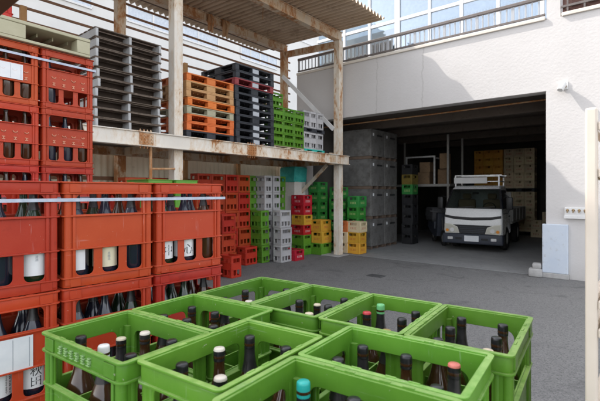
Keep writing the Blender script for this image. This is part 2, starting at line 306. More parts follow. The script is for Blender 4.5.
class MB:
    def __init__(s): s.bm = bmesh.new()
    def mesh(s, me, M=Matrix.Identity(4)):
        t = bmesh.new(); t.from_mesh(me); bmesh.ops.transform(t, matrix=M, verts=t.verts)
        tmp = bpy.data.meshes.new('t'); t.to_mesh(tmp); t.free(); s.bm.from_mesh(tmp); bpy.data.meshes.remove(tmp); return s
    def panel(s, outer, holes, t, M=Matrix.Identity(4), bev=0.0, res=0):
        me = panel_mesh(outer, holes, t, bev, res); s.mesh(me, M); bpy.data.meshes.remove(me); return s
    def box(s, x0, x1, y0, y1, z0, z1, bev=0.0, seg=1, M=None):
        t = bmesh.new(); bmesh.ops.create_cube(t, size=1)
        for v in t.verts: v.co = Vector(((x0 + x1) / 2 + v.co.x * (x1 - x0), (y0 + y1) / 2 + v.co.y * (y1 - y0), (z0 + z1) / 2 + v.co.z * (z1 - z0)))
        if bev: bmesh.ops.bevel(t, geom=t.edges[:], offset=bev, segments=seg, affect='EDGES', profile=.5)
        if M is not None: bmesh.ops.transform(t, matrix=M, verts=t.verts)
        s._join(t); return s
    def _join(s, t):
        tmp = bpy.data.meshes.new('t'); t.to_mesh(tmp); t.free(); s.bm.from_mesh(tmp); bpy.data.meshes.remove(tmp)
    def lathe(s, prof, seg=16, M=None):
        t = bmesh.new(); rings = []
        for r, z in prof:
            if r < 1e-5: rings.append([t.verts.new((0, 0, z))])
            else: rings.append([t.verts.new((r * math.cos(2 * math.pi * i / seg), r * math.sin(2 * math.pi * i / seg), z)) for i in range(seg)])
        for a, b in zip(rings, rings[1:]):
            for i in range(seg):
                j = (i + 1) % seg
                if len(a) == 1 and len(b) == 1: continue
                if len(a) == 1: t.faces.new((a[0], b[j], b[i]))
                elif len(b) == 1: t.faces.new((a[i], a[j], b[0]))
                else: t.faces.new((a[i], a[j], b[j], b[i]))
        bmesh.ops.recalc_face_normals(t, faces=t.faces)
        if M is not None: bmesh.ops.transform(t, matrix=M, verts=t.verts)
        s._join(t); return s
    def tube(s, pts, r, seg=8):
        t = bmesh.new(); rings = []; pts = [Vector(p) for p in pts]; up = None
        for i, p in enumerate(pts):
            d = (pts[min(i + 1, len(pts) - 1)] - pts[max(i - 1, 0)]).normalized()
            if up is None: up = Vector((0, 0, 1)) if abs(d.z) < .9 else Vector((1, 0, 0))
            x = d.cross(up).normalized(); y = x.cross(d).normalized(); up = y
            rings.append([t.verts.new(p + x * r * math.cos(2 * math.pi * k / seg) + y * r * math.sin(2 * math.pi * k / seg)) for k in range(seg)])
        for a, b in zip(rings, rings[1:]):
            for k in range(seg): t.faces.new((a[k], a[(k + 1) % seg], b[(k + 1) % seg], b[k]))
        t.faces.new(rings[0]); t.faces.new(rings[-1][::-1])
        bmesh.ops.recalc_face_normals(t, faces=t.faces)
        s._join(t); return s
    def bar(s, p0, p1, w, h, bev=0.0):             # rectangular bar between two points
        p0, p1 = Vector(p0), Vector(p1); d = p1 - p0; L = d.length; d.normalize()
        up = Vector((0, 0, 1)) if abs(d.z) < .95 else Vector((0, 1, 0))
        x = d.cross(up).normalized(); y = x.cross(d).normalized()
        M = Matrix(((d.x, x.x, y.x, p0.x), (d.y, x.y, y.y, p0.y), (d.z, x.z, y.z, p0.z), (0, 0, 0, 1)))
        return s.box(0, L, -w / 2, w / 2, -h / 2, h / 2, bev, 1, M)
    def poly(s, pts):
        s.bm.faces.new([s.bm.verts.new(p) for p in pts]); return s
    def data(s, name, mat, smooth=None):
        me = bpy.data.meshes.new(name); s.bm.to_mesh(me); s.bm.free()
        if mat is not None: me.materials.append(MAT[mat] if isinstance(mat, str) else mat)
        if smooth is not None:
            me.polygons.foreach_set('use_smooth', [True] * len(me.polygons))
            me.set_sharp_from_angle(angle=R(smooth))
        return me
    def build(s, name, mat, parent=None, smooth=None):
        o = bpy.data.objects.new(name, s.data(name, mat, smooth)); col.objects.link(o)
        if parent is not None: o.parent = parent
        return o
def place(name, me, parent=None, loc=(0, 0, 0), rz=0.0, sc=None):
    o = bpy.data.objects.new(name, me); col.objects.link(o); o.location = loc; o.rotation_euler = (0, 0, rz)
    if sc: o.scale = sc
    if parent is not None: o.parent = parent
    return o
def tag(o, label=None, cat=None, group=None, kind=None):
    if label: o['label'] = label
    if cat: o['category'] = cat
    if group: o['group'] = group
    if kind: o['kind'] = kind
    return o
def empty(name, loc, rz=0.0):
    o = bpy.data.objects.new(name, None); col.objects.link(o); o.location = loc; o.rotation_euler = (0, 0, rz); o.empty_display_size = .1
    return o
def text_data(s, size, mat, depth=.0006, vertical=False):
    cu = bpy.data.curves.new('t', 'FONT'); cu.body = '\n'.join(s) if vertical else s
    cu.size = size; cu.align_x = 'CENTER'; cu.align_y = 'CENTER'; cu.extrude = depth; cu.resolution_u = 3; cu.space_line = .95
    o = bpy.data.objects.new('t', cu); me = bpy.data.meshes.new_from_object(o)
    bpy.data.objects.remove(o); bpy.data.curves.remove(cu); me.materials.clear(); me.materials.append(MAT[mat]); return me

# ------------------------------------------------------------------ crates
CL, CW, CH = .388, .270, .425
def tall_crate_mesh(mat, inner=False):
    m = MB(); L, W, H = CL, CW, CH; IN = .015
    def side(half, off, Mz, win, lows, lw):
        holes = [rr(-win, .290, win, .375, .026, 4, (0, 0, 1, 1))]
        for c in lows: holes.append(rr(c - lw / 2, .043, c + lw / 2, .150, .022, 4, (1, 1, 0, 0)))
        for sgn in (1, -1):
            Mx = Mz @ Matrix.Translation((0, sgn * (off - IN), 0)) @ UP
            m.panel(rect(-half + .012, .006, half - .012, H - .006), holes, .0055, Mx, .0012)
    side(L / 2, W / 2, Matrix.Identity(4), L / 2 - .054, (-.105, 0, .105), .072)
    side(W / 2, L / 2, Matrix.Rotation(math.pi / 2, 4, 'Z'), W / 2 - .050, (-.045, .045), .068)
    def ring(o, d, z0, z1, bev=.0012):             # rectangular ring: o inset from outside, d depth
        m.box(-L / 2 + o, L / 2 - o, W / 2 - o - d, W / 2 - o, z0, z1, bev); m.box(-L / 2 + o, L / 2 - o, -W / 2 + o, -W / 2 + o + d, z0, z1, bev)
        m.box(-L / 2 + o, -L / 2 + o + d, -W / 2 + o + d, W / 2 - o - d, z0, z1, 0); m.box(L / 2 - o - d, L / 2 - o, -W / 2 + o + d, W / 2 - o - d, z0, z1, 0)
    # rim: one rounded frame with a lip
    def frame(z0, z1, o, d, r):
        c = MB().panel(rr(-L / 2 + o, -W / 2 + o, L / 2 - o, W / 2 - o, r, 4), [rr(-L / 2 + o + d, -W / 2 + o + d, L / 2 - o - d, W / 2 - o - d, max(r - d, .004), 4)], z1 - z0, Matrix.Translation((0, 0, (z0 + z1) / 2)), .0014, 1)
        me = c.data('t', None); m.mesh(me); bpy.data.meshes.remove(me)
    frame(H - .007, H - .001, 0, .012, .016)
    frame(H - .046, H - .008, .006, .006, .016)
    frame(H - .051, H - .045, .0, .012, .020)
    frame(.283, .289, .002, .012, .018)
    frame(.150, .156, .002, .012, .018)
    frame(.036, .042, .002, .012, .018)
    frame(.0015, .037, .0085, .008, .016)
    for sx in (1, -1):
        for sy in (1, -1):                         # corner columns
            X0, X1 = sorted((sx * (L / 2 - .010), sx * (L / 2 - .038))); Y0, Y1 = sorted((sy * (W / 2 - .004), sy * (W / 2 - .031)))
            m.panel(rr(X0, Y0, X1, Y1, .0125, 4), [], H - .054, Matrix.Translation((0, 0, (H - .040) / 2 + .005)))
            X0, X1 = sorted((sx * (L / 2 - .0405), sx * (L / 2 - .052))); Y0, Y1 = sorted((sy * (W / 2 - .006), sy * (W / 2 - .016)))
            m.box(X0, X1, Y0, Y1, .008, H - .045, .003, 2)
            X0, X1 = sorted((sx * (L / 2 - .011), sx * (L / 2 - .018))); Y0, Y1 = sorted((sy * (W / 2 - .0335), sy * (W / 2 - .046)))
            m.box(X0, X1, Y0, Y1, .008, H - .045, .003, 2)
            xr = sx * (L / 2 - .050); m.box(xr - .022, xr + .022, sy * W / 2 - .009 if sy > 0 else -W / 2 + .0005, W / 2 - .0005 if sy > 0 else -W / 2 + .009, H - .044, H - .010, .001)
            m.box(xr - .020, xr + .020, W / 2 - .012 if sy > 0 else -W / 2 + .003, W / 2 - .003 if sy > 0 else -W / 2 + .012, .004, .036, .001)
            for k in (0, 1): 
                xs = sx * (.04 + k * .05); m.box(xs - .012, xs + .012, sy * (W / 2 - .0105) - .003, sy * (W / 2 - .0105) + .003, H - .002, H + .0003, .0006)
    # floor grid
    for i in range(7): m.box(-L / 2 + .013, L / 2 - .013, -.117 + i * .039 - .006, -.117 + i * .039 + .006, .004, .0085)
    for i in range(7): m.box(-.165 + i * .055 - .006, -.165 + i * .055 + .006, -W / 2 + .013, W / 2 - .013, .0035, .008)
    if inner:
        m.box(-L / 2 + .02, L / 2 - .02, -.002, .002, .009, .37)
        for x in (-.06, .06): m.box(x - .002, x + .002, -W / 2 + .02, -.0022, .009, .37); m.box(x - .002, x + .002, .0022, W / 2 - .02, .009, .37)
    return m.data('tall_bottle_crate', mat, 40)
def divider_mesh(mat):
    m = MB(); L, W = CL, CW
    m.box(-L / 2 + .018, L / 2 - .018, -.0022, .0022, .0088, .27)
    for x in (-.060, .060):
        m.box(x - .0022, x + .0022, -W / 2 + .018, -.0024, .0088, .27); m.box(x - .0022, x + .0022, .0024, W / 2 - .018, .0088, .27)
    return m.data('divider', mat)
BL, BW, BH = .44, .36, .305
def beer_crate_mesh(mat):
    m = MB(); L, W, H = BL, BW, BH
    def side(half, off, Mz):
        h2 = half - .055; hole = [rr(-.112, .195, .112, .272, .016, 3)]
        for sgn in (1, -1):
            Mx = Mz @ Matrix.Translation((0, sgn * (off - .012), 0)) @ UP
            m.panel(rect(-half + .012, .004, half - .012, H - .004), hole, .006, Mx, .001)
            Q = Mz @ Matrix.Translation((0, sgn * (off - .0065), 0)) @ UP
            m.panel(rr(-half + .05, .035, half - .05, .178, .008, 2), [], .006, Q, .001)
    side(L / 2, W / 2, Matrix.Identity(4)); side(W / 2, L / 2, Matrix.Rotation(math.pi / 2, 4, 'Z'))
    for z0, z1, o, d in ((H - .026, H - .001, 0, .016), (.0015, .022, .003, .014), (.182, .187, .002, .012)):
        m.panel(rr(-L / 2 + o, -W / 2 + o, L / 2 - o, W / 2 - o, .022, 3), [rr(-L / 2 + o + d, -W / 2 + o + d, L / 2 - o - d, W / 2 - o - d, .01, 2)], z1 - z0, Matrix.Translation((0, 0, (z0 + z1) / 2)), .0012)
    for sx in (1, -1):
        for sy in (1, -1):
            xa, ya = sx * (L / 2 - .024), sy * (W / 2 - .024)
            m.box(xa - .022, xa + .022, ya - .022, ya + .022, .004, H - .02, .006, 2)
    m.box(-L / 2 + .012, L / 2 - .012, -W / 2 + .012, W / 2 - .012, .004, .010)
    m.box(-L / 2 + .02, L / 2 - .02, -.003, .003, .01, .28); m.box(-.003, .003, -W / 2 + .02, -.0032, .01, .28); m.box(-.003, .003, .0032, W / 2 - .02, .01, .28)
    return m.data('beer_crate', mat, 40)
_cache = {}
def cached(key, fn, *a):
    if key not in _cache: _cache[key] = fn(*a)
    return _cache[key]
PRINT = {'yellow': 'print_red', 'green_dark': 'print_pale', 'cola': 'print_white', 'beige': 'print_red', 'orange_c': 'ink', 'amber': 'ink'}
for q, c_ in (('print_red', (.45, .06, .04)), ('print_pale', (.55, .58, .25)), ('print_white', (.7, .66, .64))): MAT[q] = simple(q.replace('print', 'worn') + '_crate_print', c_, .7)
def print_mesh(mat, M, off):
    m = MB()
    for k in range(4):
        x = -.075 + k * .05
        for z, w_ in ((.135, .034), (.115, .020), (.092, .034)): m.box(x - w_ / 2, x + w_ / 2, -off - .0004 + .0038, -off + .0045, z - .005, z + .005, 0, 1, M)
        m.box(x - .004, x + .004, -off - .0003 + .0038, -off + .0044, .0972, .1298, 0, 1, M)
    return m.data('crate_print', mat)
def crate(kind, color, loc, rz, label, group, sc=None, div=False, inner=False):
    me = cached((kind, color, inner), tall_crate_mesh, color, inner) if kind == 'tall' else cached((kind, color), beer_crate_mesh, color)
    o = place('bottle_crate', me, None, loc, rz, sc)
    tag(o, label, 'crate', group)
    if div: place('divider', cached(('div', color), divider_mesh, color), o)
    if kind == 'beer' and color in PRINT and color != 'amber':
        for ang, off in ((0, BW / 2), (90 if abs(rz - TH) < .5 else -90, BL / 2)): place('crate_print', cached(('pr', color, ang), print_mesh, PRINT[color], Matrix.Rotation(R(ang), 4, 'Z'), off), o)
    return o
LEV = {1: ['single'], 2: ['lower', 'upper'], 3: ['bottom', 'middle', 'top'], 4: ['bottom', 'second lowest', 'second highest', 'top'],
       5: ['bottom', 'second lowest', 'middle', 'second highest', 'top'], 6: ['bottom', 'second lowest', 'third lowest', 'third highest', 'second highest', 'top'],
       7: ['bottom', 'second lowest', 'third lowest', 'middle', 'third highest', 'second highest', 'top'],
       8: ['bottom', 'second lowest', 'third lowest', 'fourth lowest', 'fourth highest', 'third highest', 'second highest', 'top']}
CN = {'red': 'faded red', 'green': 'green', 'green_dark': 'deep green', 'grey': 'grey', 'cola': 'bright red', 'yellow': 'yellow', 'amber': 'amber yellow',
      'beige': 'beige', 'orange_c': 'orange', 'black_c': 'black', 'olive': 'shade-darkened yellow', 'teal_c': 'teal'}
def stack(kind, colors, a, n, z0, where, group, face='long', sc=1.0, along='n', world=None, rz0=None, jitter=.012):
    """near (+a) face centre at (a, n) in the yard frame; the long or the short face looks into the yard"""
    L, W, H = (CL, CW, CH) if kind == 'tall' else (BL, BW, BH)
    depth = W if face == 'long' else L
    out = []
    for i, c in enumerate(colors):
        dx = random.uniform(-jitter, jitter); dn = random.uniform(-jitter, jitter) * .6
        p = F(a - depth / 2 + dx, n + dn, z0 + i * (H * sc + .0005))
        rz = TH + (math.pi / 2 if face == 'long' else 0) + random.uniform(-.02, .02)
        o = crate(kind, c, p, rz, ('%s %s crate, %s of %s' % (CN[c], 'bottle' if kind == 'tall' else 'beer', LEV[len(colors)][i], where)) if len(colors) > 1 else '%s crate %s' % (CN[c], where), group, (1, 1, sc) if sc != 1 else None, False, True)
        out.append(o)
    return out

# ------------------------------------------------------------------ bottles
def bottle_data(mat):
    k = [(0, .001), (.044, .001), (.0485, .007), (.0485, .215), (.047, .228), (.041, .250), (.030, .278), (.021, .302), (.0160, .324), (.0138, .346), (.0135, .372), (.0150, .374), (.0150, .380), (.0125, .381), (.0122, .388), (0, .388)]
    return MB().lathe(k, 18).data('bottle', mat, 50)
def cap_data(mat):
    k = [(.0125, .366), (.0143, .366), (.0148, .369), (.0142, .371), (.0147, .374), (.0147, .392), (.0140, .3965), (.0122, .3985), (0, .3985)]
    me = MB().lathe(k, 18).data('cap', mat, 50)
    if mat in ('cap_cream', 'cap_pink', 'cap_white', 'cap_red', 'cap_gold'):                       # dark skirt, coloured top disc
        me.materials.append(MAT['cap_black'])
        for p in me.polygons:
            if p.center.z < .3935: p.material_index = 1
    return me
def foil_data():
    k = [(.0222, .3035), (.0170, .326), (.0147, .348), (.0144, .3655), (.0125, .3655)]
    return MB().lathe(k, 18).data('neck_foil', 'foil', 50)
def blabel_data(mat, z0=.055, z1=.165, arc=200, r=.0490):
    m = MB(); n = 16; t = m.bm; lo = []; hi = []
    for i in range(n + 1):
        a = R(-90 - arc / 2 + arc * i / n)
        lo.append(t.verts.new((r * math.cos(a), r * math.sin(a), z0))); hi.append(t.verts.new((r * math.cos(a), r * math.sin(a), z1)))
    for i in range(n): t.faces.new((lo[i], lo[i + 1], hi[i + 1], hi[i]))
    return m.data('label', mat, 60)
def wrap_text(s, size, mat, zc, r=.0494, vertical=False):
    me = text_data(s, size, mat, 0, vertical)
    for v in me.vertices:
        a = -math.pi / 2 + v.co.x / r; z = zc + v.co.y
        v.co = (r * math.cos(a), r * math.sin(a), z)
    return me
def label_print(lab):
    me = bpy.data.meshes.new('label_print'); b = bmesh.new(); rnd = random.Random(11 if lab == 'paper' else 5)
    def quad(x0, x1, z0, z1):
        p = []
        for x, z in ((x0, z0), (x1, z0), (x1, z1), (x0, z1)):
            a = -math.pi / 2 + x / .0494; p.append(b.verts.new((.0494 * math.cos(a), .0494 * math.sin(a), z)))
        b.faces.new(p)
    for c_, (xc, wd) in enumerate(((-.034, .007), (-.018, .011), (.004, .017), (.026, .010))):
        z = .158
        while z > .066:
            h = rnd.uniform(.5, 1) * (wd * 1.1); 
            quad(xc - wd / 2, xc + wd / 2 * rnd.uniform(.4, 1), z - h * .25, z); quad(xc - wd * .1, xc + wd * .1, z - h, z - h * .3)
            if rnd.random() < .6: quad(xc - wd / 2, xc + wd / 2, z - h * .75, z - h * .55)
            z -= h * 1.35
    b.to_mesh(me); b.free(); me.materials.append(MAT['ink' if lab == 'paper' else 'grey_ink']); return me
def bottle(loc, rz, glass, cap, label, group, lab=None, txt=None, foil=True, sc=1.0):
    o = place('bottle', cached(('b', glass), bottle_data, glass), None, loc, rz, (1, 1, sc) if sc != 1 else None)
    tag(o, label, 'bottle', group)
    place('cap', cached(('cap', cap), cap_data, cap), o)
    if foil: place('neck_foil', cached('foil', foil_data), o)
    if lab: 
        l = place('label', cached(('lab', lab), blabel_data, lab), o)
        if txt: place('lettering', cached(('txt', txt), wrap_text, txt[0], txt[1], txt[2], txt[3], .0494, txt[4]), l)
        else: place('label_print', cached(('lp', lab), label_print, lab), l)
    return o

# ------------------------------------------------------------------ pallets
def plastic_pallet(mat, L=1.1, W=1.1, H=.145):
    m = MB()
    m.box(-L / 2, L / 2, -W / 2, W / 2, H - .026, H - .001, .004)
    for x, w in ((-L / 2 + .052, .10), (0, .20), (L / 2 - .052, .10)):
        for y, d in ((-W / 2 + .052, .10), (0, .20), (W / 2 - .052, .10)):
            m.box(x - w / 2, x + w / 2, y - d / 2, y + d / 2, .022, H - .027, .004)
    for y, d in ((-W / 2 + .052, .10), (0, .20), (W / 2 - .052, .10)): m.box(-L / 2 + .001, L / 2 - .001, y - d / 2 - .001, y + d / 2 + .001, .001, .021, .003)
    for x, w in ((-L / 2 + .052, .10), (0, .20), (L / 2 - .052, .10)):
        m.box(x - w / 2, x + w / 2, -W / 2 + .104, -.102, .001, .0205); m.box(x - w / 2, x + w / 2, .102, W / 2 - .104, .001, .0205)
    # ribs under the deck seen through the fork openings
    for k in range(9):
        x = -L / 2 + .12 + k * (L - .24) / 8
        m.box(x - .004, x + .004, -W / 2 + .12, W / 2 - .12, H - .052, H - .0265)
    return m.data('plastic_pallet', mat, 40)
def wood_pallet_parts(L=1.1, W=1.1, H=.148):
    b = MB()
    for i in range(8):
        x0 = -L / 2 + i * (L - .1) / 7
        b.box(-L / 2, L / 2, -W / 2 + i * (W - .1) / 7, -W / 2 + i * (W - .1) / 7 + .1, H - .017, H - .001, .002)
    for i in (0, 2, 4, 6): b.box(-L / 2, L / 2, -W / 2 + i * (W - .1) / 6, -W / 2 + i * (W - .1) / 6 + .1, .001, .015, .002)
    s = MB()
    for x in (-L / 2 + .03, 0, L / 2 - .03): s.box(x - .02, x + .02, -W / 2 - .003, W / 2 + .003, .0155, H - .0175, .002)
    g = MB().box(-L / 2 + .05, L / 2 - .05, -W / 2 + .20, -W / 2 + .22, .0158, H - .0178); h = MB().box(-L / 2 + .05, L / 2 - .05, W / 2 - .22, W / 2 - .20, .0158, H - .0178)  # dark fill added so the gaps between boards look shaded
    return b.data('pallet', 'p_wood'), s.data('stringer', 'p_stringer'), g.data('gap_filler', 'p_gap'), h.data('gap_filler', 'p_gap')
def pallet_stack(colors, a, n, z0, where, group, sticker=False, size=1.1):
    me_s = None
    for i, c in enumerate(colors):
        rz = TH + math.pi / 2 + random.uniform(-.012, .012); p = F(a + random.uniform(-.015, .015), n + random.uniform(-.02, .02), z0 + i * .1455)
        o = place('plastic_pallet', cached(('pp', c), plastic_pallet, c), None, p, rz)
        nm = {'p_orange': 'orange', 'p_tan': 'tan', 'p_khaki': 'khaki', 'p_black': 'charcoal', 'p_maroon': 'maroon'}[c]
        k = len(colors) - i
        od = ['top', 'second from top', 'third from top', 'fourth from top', 'fifth from top', 'sixth from top', 'seventh from top', 'eighth from top', 'ninth from top', 'tenth from top', 'lowest'][min(k - 1, 10)]
        tag(o, '%s plastic pallet, %s in %s' % (nm, od, where), 'pallet', group)
        if sticker:
            if 'st' not in _cache: _cache['st'] = MB().box(-.085, .085, -.5545, -.5515, .03, .115).data('sticker', 'label_pale')
            if i % 4 != 3: place('sticker', _cache['st'], o)

# ------------------------------------------------------------------ setting: ground
m = MB()
m.box(-140, 140, -140, 140, -.05, 0)
tag(m.build('ground', 'asphalt'), kind='structure')

# ================================================================== GARAGE BUILDING
bld = empty('garage_building', O, TH)
tag(bld, 'white stucco garage building with a wide dark opening and an upper balcony', 'building')
AJ0, AJ1, AL, AR, ZO, ZP = -1.30, 4.68, -1.65, 10.5, 3.64, 5.02
w = MB()
w.panel([(AL, 0), (AJ0, 0), (AJ0, ZO), (AJ1, ZO), (AJ1, 0), (AR, 0), (AR, ZP), (AL, ZP)], [], .30, Matrix.Translation((0, .15, 0)) @ UP, .008, 1)
w.box(4.68, 4.92, .001, .30, ZP, 8.6, .006)                      # pier between the balconies
w.box(AL, AL + .25, .30, 10.2, 0, ZP)                            # left side wall
w.build('wall', 'stucco', bld, 40)
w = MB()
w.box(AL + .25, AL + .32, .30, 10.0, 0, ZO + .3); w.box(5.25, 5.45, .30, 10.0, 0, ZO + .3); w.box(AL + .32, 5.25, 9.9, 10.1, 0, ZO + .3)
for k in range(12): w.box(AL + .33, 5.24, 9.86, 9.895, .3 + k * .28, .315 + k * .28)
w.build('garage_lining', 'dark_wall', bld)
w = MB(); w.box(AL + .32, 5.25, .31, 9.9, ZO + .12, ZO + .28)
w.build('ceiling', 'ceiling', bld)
for k in range(4):
    b = MB(); y = 1.7 + k * 2.1; b.box(AL + .33, 5.24, y - .11, y + .11, ZO - .12, ZO + .118, .008); b.build('ceiling_beam', 'ceiling', bld)
b = MB().tube([(AL + .4, .75, ZO - .06), (2.0, .78, ZO - .05), (5.2, .75, ZO - .02)], .018, 10); b.build('ceiling_conduit', 'rust', bld, 40)
b = MB().box(AL + .32, 5.25, .02, 9.9, .003, .012); b.build('garage_floor', 'floor', bld)
# balcony
b = MB(); b.box(AL, 4.66, -.035, .30, ZP, ZP + .07, .008); b.build('balcony_ledge', 'cream_trim', bld)
b = MB()
b.box(AL + .02, 4.655, -.01, .06, ZP + .42, ZP + .49, .01); b.box(AL + .02, 4.655, .0, .04, ZP + .10, ZP + .14, .004)
rail = b.build('balcony_railing', 'rail_brown', bld)
b = MB(); x = AL + .06; k = 0
while x < 4.62:
    wd = .028 if k % 6 else .06
    b.box(x - wd / 2, x + wd / 2, .008, .032, ZP + .1405, ZP + .4195, .003); x += .118; k += 1
b.build('baluster_row', 'baluster', rail)
b = MB(); b.box(4.94, AR, -.035, .30, ZP, ZP + .07, .008); b.build('balcony_ledge', 'cream_trim', bld)
b = MB(); b.box(4.95, AR - .1, .02, .06, ZP + .075, ZP + 1.0); b.build('balcony_screen', 'lattice', bld)
b = MB()
for k in range(20): b.box(5.02 + k * .27, 5.05 + k * .27, -.03, .0, ZP + .0705, ZP + 1.0)
b.box(4.93, AR - .1, -.035, .005, ZP + .16, ZP + .2); b.build('balcony_railing', 'rail_brown', bld)
# first-floor window wall
ZW0, ZW1 = ZP - .1, 8.6
mul = [-.66, .18, 1.03, 1.92, 2.72, 3.55, 4.45]
b = MB()
for i, x in enumerate(mul): b.box(x - (.07 if i in (2,) else .035), x + (.07 if i in (2,) else .035), .95, 1.05, ZW0, ZW1, .004)
b.box(AL, 4.66, .965, 1.035, 6.22, 6.30); b.box(AL, 4.66, .965, 1.035, 8.3, 8.36); b.box(AL, 4.66, .965, 1.035, ZW0, ZW0 + .08)
b.build('window_frame', 'smooth_white', bld)
edges = [AL] + mul + [4.66]
for i in range(len(edges) - 1):
    for z0, z1 in ((ZW0 + .085, 6.215), (6.305, 8.295)):
        b = MB().box(edges[i] + .04, edges[i + 1] - .04, .994, 1.006, z0, z1)
        pn = b.build('window', 'pane', bld)
b = MB(); x = AL + .1
while x < 4.6:
    if x > 1.15: b.box(x, x + .05, 1.30 + .03 * math.sin(x * 9), 1.34 + .03 * math.sin(x * 9), ZW0, 6.1)
    x += .075
b.build('curtain', 'curtain', bld)
b = MB().box(AL, .96, 1.28, 1.32, ZW0, 6.2); b.build('blind', 'blind', bld)
b = MB()
for k in range(9): b.box(-.02 + k * .07 + .4, .035 + k * .07 + .4, .75, .78, ZP + .28, ZP + .62)
b.box(.36, 1.0, .76, .785, ZP + .60, ZP + .66); b.build('window_grille', 'iron', bld)
b = MB(); b.box(AL, 4.66, 3.4, 3.6, ZP, 8.6); b.box(AL, 4.66, 1.1, 3.4, 8.4, 8.6); b.box(AL, 10.5, .31, 10.2, ZP - .3, ZP - .11)
b.build('upper_room', 'curtain', bld)
# wall-mounted things
cam_w = empty('wall_lamp', F(4.99, 0, 3.70), TH)
tag(cam_w, 'small white box fixture with a cylindrical head mounted high on the stucco wall', 'wall lamp')
MB().box(-.05, .05, -.02, -.0005, -.09, .07, .006).build('back_plate', 'smooth_white', cam_w)
MB().lathe([(0, 0), (.05, 0), (.058, .02), (.058, .16), (.05, .175), (.042, .17), (0, .165)], 18, Matrix.Translation((-.01, -.06, .03)) @ Matrix.Rotation(R(150), 4, 'X') @ Matrix.Rotation(R(-18), 4, 'Y')).build('head', 'smooth_white', cam_w, 40)
MB().tube([(0, -.015, -.05), (.02, -.05, -.03), (0, -.08, 0)], .014, 8).build('arm', 'gold', cam_w, 40)
tb = empty('tap_board', F(5.18, 0, 1.17), TH); tag(tb, 'small white wall board carrying a row of brass taps', 'tap board')
MB().box(-.19, .19, -.06, -.001, 0, .20, .006).box(-.2, .2, -.075, -.0605, -.012, .045, .004).build('board', 'smooth_white', tb)
for k in range(4):
    x = -.14 + k * .093
    MB().lathe([(0, 0), (.022, 0), (.026, .012), (.022, .03), (.012, .04), (0, .042)], 12, Matrix.Translation((x, -.0605, .145)) @ Matrix.Rotation(R(90), 4, 'X')).tube([(x, -.1, .145), (x, -.115, .12), (x, -.115, .10)], .009, 8).build('tap', 'gold', tb, 40)
gp = empty('corner_guard', F(4.83, 0, 0), TH); tag(gp, 'pale blue painted corner guard block at the right foot of the opening', 'guard block')
MB().box(-.21, .22, -.09, -.001, .10, 1.04, .012, 2).build('block', 'blue_paint', gp)
MB().box(-.215, .235, -.10, -.002, .001, .098, .01, 2).build('plinth', 'concrete', gp)
kb = MB()
kb.box(-.12, .12, -.16, .10, 0.001, .16, .03, 2); kb.box(-.06, .10, -.10, .10, .155, .26, .03, 2)
tag(kb.build('concrete_block', 'concrete', None, 40), 'rough stepped concrete kerb block beside the blue corner guard', 'concrete block')
bpy.data.objects['concrete_block'].location = F(4.50, -.02); bpy.data.objects['concrete_block'].rotation_euler = (0, 0, TH + .1)
pl = MB(); pl.tube([(5.62, -.05, 0), (5.62, -.05, 1.2)], .03, 10)

# ================================================================== NEIGHBOUR BUILDING, SCREEN
nb = empty('neighbor_building', F(-9.0, 0, 0), TH); tag(nb, 'bright white neighbouring building with a strip of windows behind the slatted screen', 'building')
w = MB(); w.box(-.3, 0, -22, 24, 0, 13.5); w.build('wall', 'neighbor', nb)
for y0, y1, z0, z1 in ((-1.2, 3.2, 8.1, 8.75), (-5.4, -2.5, 8.1, 8.75), (4.6, 7.2, 8.1, 8.75)):
    f = MB(); f.box(.001, .05, y0, y1, z0, z0 + .06); f.box(.001, .05, y0, y1, z1 - .06, z1)
    k = y0
    while k < y1 + .01: f.box(.0012, .048, k - .03, k + .03, z0 + .061, z1 - .061); k += (y1 - y0) / 4
    fo = f.build('window_frame', 'smooth_white', nb)
    MB().box(.003, .02, y0 + .02, y1 - .02, z0 + .03, z1 - .03).build('pane', 'curtain', fo)
for z in (6.1, 10.2):
    MB().box(.001, .04, -22, 24, z, z + .12).build('trim_band', 'smooth_white', nb)

# ================================================================== RACK SHELTER
SH = empty('rack_shelter', O, TH); tag(SH, 'rusty white steel two level storage rack with a brown corrugated roof', 'storage rack')
AF, ABK = -.085, -1.98
NP = [-.19, -5.17, -10.15, -13.4]
ZR = 5.62
for n in NP:
    p = MB()
    p.box(AF - .085, AF + .085, n - .085, n - .074, .001, ZR); p.box(AF - .085, AF + .085, n + .074, n + .085, .001, ZR); p.box(AF - .006, AF + .006, n - .0735, n + .0735, .001, ZR)
    p.box(AF - .0845, AF - .0065, n - .0735, n + .0735, .001, ZR - .001)
    p.box(AF + .0065, AF + .078, n - .0735, n + .0735, .001, ZR - .001)
    po = p.build('post', 'steel_white', SH)
    MB().box(AF - .13, AF + .13, n - .13, n + .13, .0005, .016).build('base_plate', 'rust', po)
    q = MB(); q.box(ABK - .085, ABK + .085, n - .085, n + .085, .001, ZR + .1, .004); q.build('post', 'steel_rusty', SH)
